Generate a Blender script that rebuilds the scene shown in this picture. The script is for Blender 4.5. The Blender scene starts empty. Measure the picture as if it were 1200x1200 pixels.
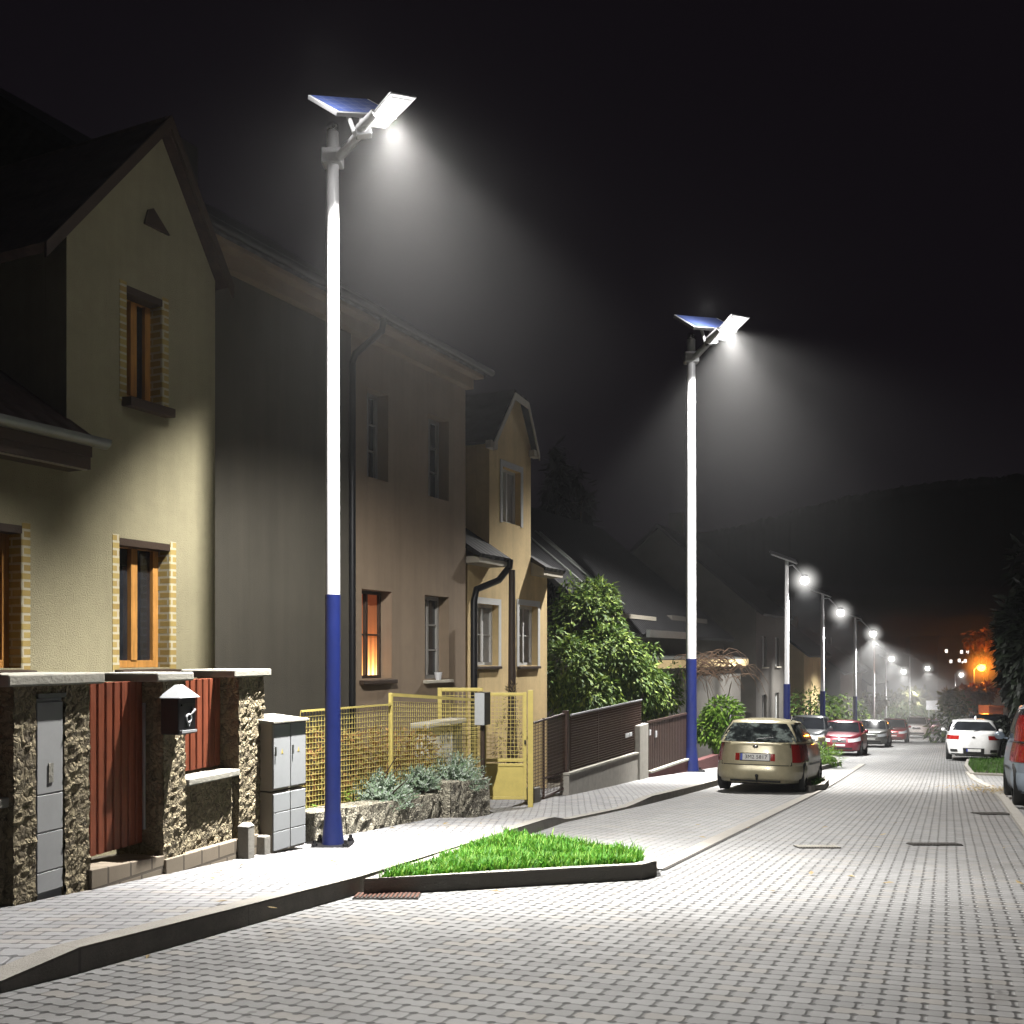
import bpy, bmesh, math, random
from mathutils import Vector, Matrix, noise
R = random.Random(11)
sc = bpy.context.scene
COL = sc.collection
PI = math.pi
CZ = 1.15                    # eye height above the road right below the camera
F = 1200.0                   # focal length in photo pixels

# ------------------------------------------------------------------ terrain profile: the street falls away from the camera
def slope(y):
    if y < 18: return .0767
    if y < 26: return .0767 - (y-18)/8*.0157
    if y < 100: return .061
    if y < 140: return .061*(140-y)/40
    return 0.0
_tab = [0.0]
for _i in range(1600): _tab.append(_tab[-1] - slope(_i*.1+.05)*.1)
def gz(y):
    if y <= 0: return -.0767*y
    i = y/.1; k = int(i)
    if k >= 1599: return _tab[-1]
    return _tab[k] + (_tab[k+1]-_tab[k])*(i-k)

def G(px, py, h=0.0):
    """point on the ground (raised by h) seen along that sight line"""
    lo, hi = .5, 200.0
    for _ in range(60):
        m = (lo+hi)/2
        if CZ + (768-py)/F*m > gz(m)+h: lo = m
        else: hi = m
    return Vector(((px-600)/F*lo, lo, gz(lo)+h))
def P(px, py, Y): return Vector(((px-600)/F*Y, Y, CZ+(768-py)/F*Y))

class Line:
    """a vertical plane standing on the line through a and b (plan)"""
    def __init__(s, a, b):
        s.o = Vector((a[0], a[1])); s.e = (Vector((b[0], b[1]))-s.o).normalized()
        s.n = Vector((-s.e.y, s.e.x)); s.ang = math.atan2(s.e.y, s.e.x)
    def s(s, px, off=0.0):
        k = (px-600)/F; o = s.o+s.n*off
        return (k*o.y-o.x)/(s.e.x-k*s.e.y)
    def pt(s, t, off=0.0): return s.o+s.e*t+s.n*off
    def z(s, px, py, off=0.0): return CZ+(768-py)/F*s.pt(s.s(px, off), off).y
    def shift(s, off):
        o = s.o+s.n*off; return Line(o, o+s.e)

# ------------------------------------------------------------------ materials
MATS = {}
class NT:
    def __init__(s, m):
        m.use_nodes = True; s.t = m.node_tree; s.n = s.t.nodes; s.b = s.n['Principled BSDF']; s.out = s.n['Material Output']
    def add(s, typ, **kw):
        n = s.n.new(typ)
        for k, v in kw.items():
            if k.startswith('i_'):
                key = k[2:]; key = int(key) if key.isdigit() else key.replace('_', ' ')
                n.inputs[key].default_value = v
            else: setattr(n, k, v)
        return n
    def l(s, a, b): s.t.links.new(a, b)
    def math(s, op, a, b=None, c=None):
        n = s.n.new('ShaderNodeMath'); n.operation = op
        for i, v in enumerate((a, b, c)):
            if v is None: continue
            if isinstance(v, (int, float)): n.inputs[i].default_value = v
            else: s.l(v, n.inputs[i])
        return n.outputs[0]
    def mix(s, f, a, b, bt='MIX'):
        n = s.n.new('ShaderNodeMix'); n.data_type = 'RGBA'; n.blend_type = bt
        for i, v in ((0, f), (6, a), (7, b)):
            if isinstance(v, (int, float)): n.inputs[i].default_value = v
            elif isinstance(v, tuple): n.inputs[i].default_value = (*v, 1)[:4]
            else: s.l(v, n.inputs[i])
        return n.outputs[2]
    def noise(s, scale, vec=None, detail=4, rough=.6):
        n = s.add('ShaderNodeTexNoise', i_Scale=scale, i_Detail=detail, i_Roughness=rough)
        if vec is None: vec = s.coord()
        s.l(vec, n.inputs['Vector']); return n.outputs['Fac']
    def coord(s):
        if not hasattr(s, 'tc'): s.tc = s.n.new('ShaderNodeTexCoord')
        return s.tc.outputs['Object']
    def world(s):
        if not hasattr(s, 'ge'): s.ge = s.n.new('ShaderNodeNewGeometry')
        return s.ge.outputs['Position']
    def ramp(s, f, stops):
        n = s.n.new('ShaderNodeValToRGB'); cr = n.color_ramp
        while len(cr.elements) < len(stops): cr.elements.new(.5)
        for e, (p, c) in zip(cr.elements, stops): e.position = p; e.color = (*c, 1)[:4]
        s.l(f, n.inputs[0]); return n.outputs[0]
    def bump(s, h, st=.3, dist=.02, normal=None):
        n = s.add('ShaderNodeBump', i_Strength=st, i_Distance=dist); s.l(h, n.inputs['Height'])
        if normal is not None: s.l(normal, n.inputs['Normal'])
        s.l(n.outputs[0], s.b.inputs['Normal']); return n.outputs[0]
def newmat(name):
    m = bpy.data.materials.new(name); MATS[name] = m; return m, NT(m)
def sc3(c, k): return tuple(x*k for x in c)
def plain(name, c, rough=.6, metal=0.0, var=.18, scale=6.0, bump=0.0, bscale=60.0, coat=0.0, bd=.01, streak=0.0):
    """a paint or plaster with gentle dirt and grain"""
    m, t = newmat(name)
    f = t.noise(scale, detail=6)
    g = t.noise(scale*7, detail=3)
    f2 = t.math('ADD', t.math('MULTIPLY', f, .7), t.math('MULTIPLY', g, .3))
    col = t.ramp(f2, [(.28, sc3(c, 1-var)), (.55, c), (.78, sc3(c, 1+var*.6))])
    if streak:      # rain streaks and a damp, dirty foot
        mp = t.add('ShaderNodeMapping'); mp.inputs['Scale'].default_value = (3.2, 3.2, .16); t.l(t.coord(), mp.inputs[0])
        sn = t.noise(1.0, mp.outputs[0], 6, .7); sp = t.add('ShaderNodeSeparateXYZ'); t.l(t.coord(), sp.inputs[0])
        sr = t.add('ShaderNodeMapRange', i_1=.42, i_2=.72, i_3=0.0, i_4=streak); t.l(sn, sr.inputs[0])
        dm = t.add('ShaderNodeMapRange', i_1=.1, i_2=1.3, i_3=streak, i_4=0.0); t.l(t.math('ADD', sp.outputs[2], t.math('MULTIPLY', f, .8)), dm.inputs[0])
        col = t.mix(t.math('MAXIMUM', sr.outputs[0], dm.outputs[0]), col, sc3(c, .35))
    t.l(col, t.b.inputs['Base Color'])
    t.l(t.math('ADD', t.math('MULTIPLY', g, .2), rough-.1), t.b.inputs['Roughness'])
    t.b.inputs['Metallic'].default_value = metal; t.b.inputs['Coat Weight'].default_value = coat
    if bump: t.bump(t.noise(bscale, detail=5), bump, bd)
    return m
def glow(name, c, s):
    m, t = newmat(name)
    t.b.inputs['Base Color'].default_value = (*sc3(c, .5), 1)
    t.b.inputs['Emission Color'].default_value = (*c, 1); t.b.inputs['Emission Strength'].default_value = s
    return m
def glassy(name, c, rough=.06):
    m, t = newmat(name)
    f = t.noise(3.0)
    t.l(t.ramp(f, [(.3, sc3(c, .6)), (.7, sc3(c, 1.5))]), t.b.inputs['Base Color'])
    t.b.inputs['Roughness'].default_value = rough; t.b.inputs['Coat Weight'].default_value = .5
    t.b.inputs['Specular IOR Level'].default_value = .6
    return m
def leafmat(name, a, b, c, trans=.25):
    m, t = newmat(name)
    g = t.add('ShaderNodeNewGeometry')
    col = t.ramp(g.outputs['Random Per Island'], [(0, a), (.5, b), (1, c)])
    n = t.noise(1.7)
    col = t.mix(t.math('MULTIPLY', n, .6), col, sc3(a, .35))
    t.l(col, t.b.inputs['Base Color']); t.b.inputs['Roughness'].default_value = .62; t.b.inputs['Specular IOR Level'].default_value = .3
    tr = t.add('ShaderNodeBsdfTranslucent'); t.l(col, tr.inputs[0])
    mx = t.add('ShaderNodeMixShader', i_0=trans); t.l(t.b.outputs[0], mx.inputs[1]); t.l(tr.outputs[0], mx.inputs[2])
    t.l(mx.outputs[0], t.out.inputs['Surface'])
    return m

def paver(name, ang, base, contrast=1.0, cu=.105, cv=.11, dots=1.0, row=True, joint=.012):
    """concrete block paving: rows across, joints with dark waist notches; laid in street-aligned coordinates"""
    m, t = newmat(name)
    mp = t.add('ShaderNodeMapping'); mp.inputs['Rotation'].default_value = (0, 0, ang); t.l(t.world(), mp.inputs[0])
    sp = t.add('ShaderNodeSeparateXYZ'); t.l(mp.outputs[0], sp.inputs[0])
    wob = t.math('MULTIPLY', t.math('SUBTRACT', t.noise(1.1, t.world()), .5), .012)
    u = t.math('ADD', sp.outputs[0], wob); v = t.math('ADD', sp.outputs[1], wob)
    vr = t.math('DIVIDE', v, cv); rowi = t.math('FLOOR', vr); fv = t.math('FRACT', vr)
    par = t.math('MODULO', rowi, 2.0); par = t.math('ABSOLUTE', par)
    ur = t.math('ADD', t.math('DIVIDE', u, cu*2), t.math('MULTIPLY', par, .5)); fu = t.math('FRACT', ur); coli = t.math('FLOOR', ur)
    du = t.math('MULTIPLY', t.math('MINIMUM', fu, t.math('SUBTRACT', 1.0, fu)), cu*2)      # distance to the long joint
    dv = t.math('MULTIPLY', t.math('MINIMUM', fv, t.math('SUBTRACT', 1.0, fv)), cv)
    d = t.math('MINIMUM', du, dv)
    groove = t.add('ShaderNodeMapRange', i_1=joint*.25, i_2=joint*1.0, i_3=0.0, i_4=1.0); t.l(d, groove.inputs[0])
    gro = groove.outputs[0]
    # notch in the waist of every block, at each long joint end
    uu = t.math('FRACT', t.math('DIVIDE', u, cu)); uu = t.math('MULTIPLY', t.math('MINIMUM', uu, t.math('SUBTRACT', 1.0, uu)), cu)
    nd = t.math('ADD', t.math('POWER', t.math('DIVIDE', uu, .020), 2.0), t.math('POWER', t.math('DIVIDE', dv, .020), 2.0))
    notch = t.add('ShaderNodeMapRange', i_1=.55, i_2=1.25, i_3=0.0, i_4=1.0); t.l(nd, notch.inputs[0])
    no = t.math('MAXIMUM', notch.outputs[0], 1.0-dots)
    wn = t.add('ShaderNodeTexWhiteNoise', noise_dimensions='2D')
    cmb = t.add('ShaderNodeCombineXYZ'); t.l(coli, cmb.inputs[0]); t.l(rowi, cmb.inputs[1]); t.l(cmb.outputs[0], wn.inputs[0])
    big = t.noise(.45, t.world(), 6, .65); fine = t.noise(38, t.world(), 4); mid = t.noise(3.1, t.world(), 5)
    tone = t.math('ADD', t.math('ADD', t.math('MULTIPLY', wn.outputs[0], .36*contrast), t.math('MULTIPLY', big, .42)),
                  t.math('ADD', t.math('MULTIPLY', fine, .2), t.math('MULTIPLY', mid, .22)))
    col = t.ramp(tone, [(.28, sc3(base, .66)), (.55, base), (.85, sc3(base, 1.22))])
    warm = t.mix(t.math('MULTIPLY', t.math('GREATER_THAN', wn.outputs[0], .86), .3), col, (base[0]*1.0, base[1]*.84, base[2]*.62))
    st = t.noise(.9, t.world(), 7, .72); sr = t.add('ShaderNodeMapRange', i_1=.54, i_2=.72, i_3=0.0, i_4=.55); t.l(st, sr.inputs[0])
    warm = t.mix(sr.outputs[0], warm, (base[0]*.42, base[1]*.38, base[2]*.31))
    tm = t.add('ShaderNodeMapping'); tm.inputs['Scale'].default_value = (1.1, .05, 1); t.l(mp.outputs[0], tm.inputs[0])
    tk = t.add('ShaderNodeMapRange', i_1=.5, i_2=.7, i_3=0.0, i_4=.35); t.l(t.noise(1.0, tm.outputs[0], 4), tk.inputs[0]); warm = t.mix(tk.outputs[0], warm, sc3(base, .5))
    sp2 = t.add('ShaderNodeMapRange', i_1=.70, i_2=.74, i_3=0.0, i_4=.7); t.l(t.noise(7.0, t.world(), 2), sp2.inputs[0]); warm = t.mix(sp2.outputs[0], warm, sc3(base, .3))
    jo = t.math('ADD', .55, t.math('MULTIPLY', gro, .45))
    no2 = t.math('ADD', .07, t.math('MULTIPLY', no, .93))
    dark = t.math('MULTIPLY', jo, no2)
    mm = t.add('ShaderNodeMix', data_type='RGBA', blend_type='MULTIPLY', i_0=1.0); t.l(warm, mm.inputs[6]); t.l(dark, mm.inputs[7])
    t.l(mm.outputs[2], t.b.inputs['Base Color'])
    t.l(t.math('ADD', .42, t.math('MULTIPLY', mid, .34)), t.b.inputs['Roughness'])
    h = t.math('ADD', t.math('MULTIPLY', t.math('MULTIPLY', gro, no), 1.0), t.math('MULTIPLY', fine, .22))
    h = t.math('ADD', h, t.math('MULTIPLY', wn.outputs[0], .25))
    t.bump(h, .55*contrast, .012)
    return m

def stonework(name, dark, light, scale=11.0, bump=1.0):
    """rough split-face rubble render"""
    m, t = newmat(name)
    w = t.noise(5, t.world(), 3)
    vp = t.add('ShaderNodeVectorMath', operation='ADD'); t.l(t.world(), vp.inputs[0])
    cw = t.add('ShaderNodeCombineXYZ'); t.l(t.math('MULTIPLY', w, .34), cw.inputs[0]); t.l(t.math('MULTIPLY', t.noise(9, t.world(), 4), .26), cw.inputs[2]); t.l(cw.outputs[0], vp.inputs[1])
    v = t.add('ShaderNodeTexVoronoi', i_Scale=scale, i_Randomness=1.0); t.l(vp.outputs[0], v.inputs['Vector'])
    ve = t.add('ShaderNodeTexVoronoi', feature='DISTANCE_TO_EDGE', i_Scale=scale); t.l(vp.outputs[0], ve.inputs['Vector'])
    n = t.noise(26, t.world(), 6, .7)
    bw = t.add('ShaderNodeRGBToBW'); t.l(v.outputs['Color'], bw.inputs[0])
    tone = t.math('ADD', t.math('MULTIPLY', bw.outputs[0], .6), t.math('MULTIPLY', n, .5))
    col = t.ramp(tone, [(.2, dark), (.5, sc3(light, .7)), (.8, light)])
    ed = t.add('ShaderNodeMapRange', i_1=0.0, i_2=.09, i_3=.5, i_4=1.0); t.l(ve.outputs[0], ed.inputs[0])
    mm = t.add('ShaderNodeMix', data_type='RGBA', blend_type='MULTIPLY', i_0=1.0); t.l(col, mm.inputs[6]); t.l(ed.outputs[0], mm.inputs[7])
    t.l(mm.outputs[2], t.b.inputs['Base Color']); t.b.inputs['Roughness'].default_value = .85
    sm = t.add('ShaderNodeMapRange', i_1=0.0, i_2=.3, i_3=0.0, i_4=.6); t.l(ve.outputs[0], sm.inputs[0])
    t.bump(t.math('ADD', t.math('ADD', sm.outputs[0], t.math('MULTIPLY', n, .9)), t.math('MULTIPLY', bw.outputs[0], .8)), bump, .05)
    return m
def bricks(name, c1, c2, mortar, bw=.24, rh=.075, ms=.012):
    m, t = newmat(name)
    sp = t.add('ShaderNodeSeparateXYZ'); t.l(t.coord(), sp.inputs[0])
    cb = t.add('ShaderNodeCombineXYZ'); t.l(t.math('ADD', sp.outputs[0], sp.outputs[1]), cb.inputs[0]); t.l(sp.outputs[2], cb.inputs[1])
    b = t.add('ShaderNodeTexBrick', i_Scale=1.0); b.inputs['Brick Width'].default_value = bw; b.inputs['Row Height'].default_value = rh; b.inputs['Mortar Size'].default_value = ms
    b.inputs['Color1'].default_value = (*c1, 1); b.inputs['Color2'].default_value = (*c2, 1); b.inputs['Mortar'].default_value = (*mortar, 1)
    t.l(cb.outputs[0], b.inputs['Vector']); n = t.noise(14)
    t.l(t.mix(t.math('MULTIPLY', n, .5), b.outputs['Color'], sc3(c1, .5)), t.b.inputs['Base Color'])
    t.b.inputs['Roughness'].default_value = .8; t.bump(b.outputs['Fac'], .5, -.006)
    return m
def tiles(name, c, pitch=.3, cross=.22):
    m, t = newmat(name)
    sp = t.add('ShaderNodeSeparateXYZ'); t.l(t.coord(), sp.inputs[0])
    a = t.math('SINE', t.math('MULTIPLY', sp.outputs[0], 2*PI/cross)); f = t.math('FRACT', t.math('DIVIDE', sp.outputs[2], pitch*.6))
    n = t.noise(9); t.l(t.ramp(n, [(.3, sc3(c, .5)), (.7, sc3(c, 1.4))]), t.b.inputs['Base Color'])
    t.b.inputs['Roughness'].default_value = .75
    t.bump(t.math('ADD', t.math('MULTIPLY', a, .5), t.math('ADD', f, t.math('MULTIPLY', n, .4))), .8, .03)
    return m
def wood(name, c, axis='Z', rough=.5):
    m, t = newmat(name)
    mp = t.add('ShaderNodeMapping'); mp.inputs['Scale'].default_value = (1, 1, .08) if axis == 'Z' else (.08, 1, 1); t.l(t.coord(), mp.inputs[0])
    n = t.noise(42, mp.outputs[0], 6, .65); k = t.noise(2.3)
    f = t.math('ADD', t.math('MULTIPLY', n, .65), t.math('MULTIPLY', k, .35))
    t.l(t.ramp(f, [(.3, sc3(c, .55)), (.55, c), (.75, sc3(c, 1.35))]), t.b.inputs['Base Color'])
    t.b.inputs['Roughness'].default_value = rough; t.bump(n, .3, .004)
    return m

ROAD_A = math.atan(.425)
M = dict(
 road=paver('road_pavers', ROAD_A, (.215, .215, .215), 1.0, .088, .098),
 bay=paver('bay_pavers', ROAD_A, (.25, .25, .25), .8, .1, .1, .55),
 walk=paver('pavement_pavers', ROAD_A-.35, (.33, .33, .34), .9, .1, .1, .45, joint=.011),
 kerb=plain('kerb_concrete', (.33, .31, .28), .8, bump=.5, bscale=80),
 kerbface=plain('kerb_face_painted_lit', (.46, .43, .38), .85, bump=.5, bscale=80, var=.3),  # lighter copy of kerbdark: light is put into the colour of unlit faces
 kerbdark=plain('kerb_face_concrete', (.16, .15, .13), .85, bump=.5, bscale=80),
 soil=plain('soil', (.05, .04, .03), .9, bump=.8, bscale=25, var=.5, bd=.04),
 yard=plain('yard_soil', (.09, .08, .06), .9, bump=.6, bscale=14, var=.5, bd=.04),
 hill=plain('hill_forest', (.006, .007, .006), .9, scale=.2, var=.6),
 stucco=plain('beige_render', (.36, .325, .205), .85, bump=.9, bscale=75, var=.2, scale=1.3, bd=.012, streak=.2),
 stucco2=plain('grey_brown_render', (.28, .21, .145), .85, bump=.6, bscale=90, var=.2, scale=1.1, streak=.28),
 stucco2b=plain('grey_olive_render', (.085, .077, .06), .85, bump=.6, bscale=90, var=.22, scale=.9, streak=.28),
 stucco3=plain('ochre_render', (.74, .56, .29), .85, bump=.5, bscale=90, var=.2, scale=1.4, streak=.28),
 stucco4=plain('dim_render', (.085, .078, .068), .85, bump=.4, bscale=60, var=.3, scale=1.0),
 cream=plain('cream_trim', (.5, .46, .38), .7, bump=.2),
 tile=tiles('dark_roof_tiles', (.04, .022, .018)),
 tile2=tiles('slate_roof_tiles', (.013, .013, .015)),
 brown=plain('dark_brown_timber', (.045, .028, .018), .6, bump=.3),
 zinc=plain('zinc_gutter', (.20, .21, .20), .4, .6),
 blackmetal=plain('black_metal', (.012, .012, .014), .45, .3),
 ochre=wood('ochre_window_timber', (.56, .27, .07)),
 whiteframe=plain('white_frame_paint', (.72, .72, .70), .4, var=.08),
 greyframe=plain('grey_frame_paint', (.33, .32, .30), .5, var=.1),
 glass=glassy('dark_window_glass', (.018, .02, .024)),
 carglass=None, curtain=plain('net_curtain', (.45, .44, .42), .9, var=.25, scale=9),
 brick=bricks('yellow_brick_reveal', (.50, .38, .13), (.38, .26, .08), (.62, .58, .44)),
 stone=stonework('rubble_render', (.15, .12, .08), (.45, .375, .24), 17.0, .65),
 lowstone=stonework('low_rubble_stone', (.16, .13, .09), (.78, .72, .56), 15.0),
 cap=plain('cap_slab', (.50, .48, .42), .8, bump=.6, bscale=40, var=.2),
 plank=wood('red_brown_planks', (.26, .072, .036), rough=.45),
 plinth=bricks('plinth_blocks', (.36, .30, .23), (.30, .26, .20), (.12, .1, .08), .24, .6, .01),
 cabinet=plain('grey_cabinet_plastic', (.50, .52, .54), .45, var=.1, scale=3),
 cabinetside=plain('beige_cabinet_side', (.62, .54, .44), .6, var=.1, scale=3),
 cabinetlow=plain('white_inset_panel', (.62, .63, .64), .5, var=.1),
 concrete=plain('bare_concrete', (.42, .40, .36), .85, bump=.5, bscale=50, var=.25),
 yellow=plain('yellow_paint', (.78, .64, .20), .45, var=.15, scale=5),
 brownfence=plain('brown_fence_paint', (.06, .035, .028), .5, var=.2),
 plum=plain('plum_plinth', (.13, .05, .05), .8, bump=.4, var=.25),
 white=plain('white_enamel', (.82, .82, .84), .3, var=.04, coat=.3),
 blue=plain('blue_enamel', (.009, .018, .115), .4, var=.22, coat=.3),
 steel=plain('galvanised_steel', (.45, .46, .48), .4, .7),
 cell=None, tyre=plain('tyre_rubber', (.012, .012, .012), .8), rim=plain('alloy_rim', (.35, .35, .36), .35, .8),
 chrome=plain('chrome', (.6, .6, .6), .15, 1.0), blackplastic=plain('black_plastic', (.012, .012, .012), .5),
 platewhite=plain('plate_white', (.8, .8, .78), .4, var=.03), plateblue=plain('plate_blue', (.02, .05, .4), .4),
 redlens=plain('red_lens', (.30, .012, .01), .15, var=.2, coat=.5), clearlens=plain('clear_lens', (.7, .72, .75), .12, var=.1, coat=.5),
 rust=plain('rusty_iron', (.10, .042, .026), .8, .2, bump=.6, bscale=60, var=.4),
 iron=plain('cast_iron', (.05, .045, .04), .7, .4, bump=.6),
 signwhite=plain('sign_white', (.75, .77, .8), .5, var=.04),
 orangebox=plain('orange_tarp', (.8, .16, .03), .6),
 stem=plain('bark', (.07, .05, .035), .9, bump=.8, bscale=40, var=.4),
 twig=plain('dry_twigs', (.13, .08, .05), .9, var=.4),
 bulb=glow('lit_white_bulb', (1.0, .98, .93), 14.0),
 sodium=glow('lit_sodium_bulb', (1.0, .36, .03), 26.0), farwin=glow('lit_far_window', (1.0, .93, .85), 4.0),
 grass=leafmat('grass_blades', (.04, .15, .010), (.09, .32, .02), (.26, .42, .06), .3),
 grass2=leafmat('dull_grass_blades', (.04, .11, .015), (.07, .18, .02), (.12, .22, .05), .3),
 bush=leafmat('glossy_bush_leaves', (.022, .05, .008), (.075, .14, .018), (.22, .29, .05)),
 brightbush=leafmat('lime_bush_leaves', (.10, .22, .02), (.18, .36, .03), (.34, .5, .08)),
 lav=leafmat('silver_green_leaves', (.22, .36, .18), (.48, .60, .46), (.78, .85, .80)),
 dry=leafmat('dry_hedge_leaves', (.26, .12, .04), (.48, .26, .10), (.45, .42, .12)),
 straw=leafmat('straw_leaves', (.25, .18, .08), (.42, .32, .15), (.5, .42, .25)),
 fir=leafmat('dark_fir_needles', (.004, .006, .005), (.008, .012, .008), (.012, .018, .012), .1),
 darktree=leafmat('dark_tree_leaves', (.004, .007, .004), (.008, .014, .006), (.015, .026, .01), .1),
 paletree=leafmat('pale_tree_leaves', (.20, .22, .08), (.36, .36, .16), (.5, .46, .26)),
 orangetree=leafmat('orange_lit_tree_leaves', (.22, .07, .03), (.4, .14, .06), (.5, .25, .1)),  # the lamp's orange light is put into the leaf colour
)
# lit LED tray: rows of emitters behind a diffuser, brightest in the middle
m, t = newmat('lit_led_panel')
sp = t.add('ShaderNodeSeparateXYZ'); t.l(t.n.new('ShaderNodeUVMap').outputs[0], sp.inputs[0])
cu_ = t.math('SUBTRACT', sp.outputs[0], .42); cv_ = t.math('SUBTRACT', sp.outputs[1], .5)
rr_ = t.math('ADD', t.math('POWER', t.math('MULTIPLY', cu_, 4.0), 2.0), t.math('POWER', t.math('MULTIPLY', cv_, 3.4), 2.0))
core = t.math('POWER', 2.718, t.math('MULTIPLY', rr_, -1.0))
gx = t.math('ABSOLUTE', t.math('SINE', t.math('MULTIPLY', sp.outputs[0], 11*PI))); gy = t.math('ABSOLUTE', t.math('SINE', t.math('MULTIPLY', sp.outputs[1], 6*PI)))
dots_ = t.math('POWER', t.math('MULTIPLY', gx, gy), 1.5)
st_ = t.math('ADD', t.math('ADD', .16, t.math('MULTIPLY', dots_, .3)), t.math('MULTIPLY', core, 2.2))
t.l(st_, t.b.inputs['Emission Strength']); t.b.inputs['Emission Color'].default_value = (1.0, .965, .93, 1); t.b.inputs['Base Color'].default_value = (.5, .5, .5, 1); M['led'] = m
# solar cells: a fine grid of busbars over blue silicon
m, t = newmat('solar_cells')
sp = t.add('ShaderNodeSeparateXYZ'); t.l(t.coord(), sp.inputs[0])
def _ln(o, p, w):
    f = t.math('FRACT', t.math('DIVIDE', o, p)); return t.math('LESS_THAN', f, w)
g_ = t.math('MAXIMUM', _ln(sp.outputs[0], .12, .05), _ln(sp.outputs[1], .1, .06))
t.l(t.mix(g_, (.10, .15, .42), (.3, .34, .5)), t.b.inputs['Base Color']); t.b.inputs['Roughness'].default_value = .25; t.b.inputs['Coat Weight'].default_value = .4
M['cell'] = m
# car rear glass: dark tint, with pale reflections and seat shapes painted into the colour
m, t = newmat('car_rear_glass')
mp = t.add('ShaderNodeMapping'); mp.inputs['Scale'].default_value = (3.0, 3.0, 5.0); t.l(t.coord(), mp.inputs[0])
n_ = t.noise(1.3, mp.outputs[0], 5, .6)
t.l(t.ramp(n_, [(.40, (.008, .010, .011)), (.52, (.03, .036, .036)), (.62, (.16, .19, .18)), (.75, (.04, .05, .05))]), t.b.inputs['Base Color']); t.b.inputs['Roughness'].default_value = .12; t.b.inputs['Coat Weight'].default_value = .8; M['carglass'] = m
# lit curtain: warm, brighter towards a lamp standing low behind it
m, t = newmat('lit_curtain')
sp = t.add('ShaderNodeSeparateXYZ'); t.l(t.coord(), sp.inputs[0])
mr = t.add('ShaderNodeMapRange', i_1=0.0, i_2=1.15, i_3=1.0, i_4=0.0); t.l(sp.outputs[2], mr.inputs[0])
fold = t.math('ABSOLUTE', t.math('SINE', t.math('MULTIPLY', sp.outputs[0], 26.0)))
f_ = t.math('MULTIPLY', mr.outputs[0], t.math('ADD', .75, t.math('MULTIPLY', fold, .25)))
t.l(t.ramp(f_, [(0, (.35, .06, .015)), (.45, (.75, .2, .045)), (.75, (1.0, .5, .13)), (1.0, (1.0, .82, .45))]), t.b.inputs['Emission Color'])
t.l(t.math('ADD', .3, t.math('MULTIPLY', t.math('POWER', f_, 2.5), 3.2)), t.b.inputs['Emission Strength'])
t.b.inputs['Base Color'].default_value = (.3, .12, .05, 1); M['litcurtain'] = m
def carpaint(name, c, rough=.28, metal=.35):
    m, t = newmat(name)
    n = t.noise(4); t.l(t.ramp(n, [(.3, sc3(c, .85)), (.7, sc3(c, 1.1))]), t.b.inputs['Base Color'])
    t.b.inputs['Roughness'].default_value = rough; t.b.inputs['Metallic'].default_value = metal; t.b.inputs['Coat Weight'].default_value = .7; t.b.inputs['Coat Roughness'].default_value = .05
    return m

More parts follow.
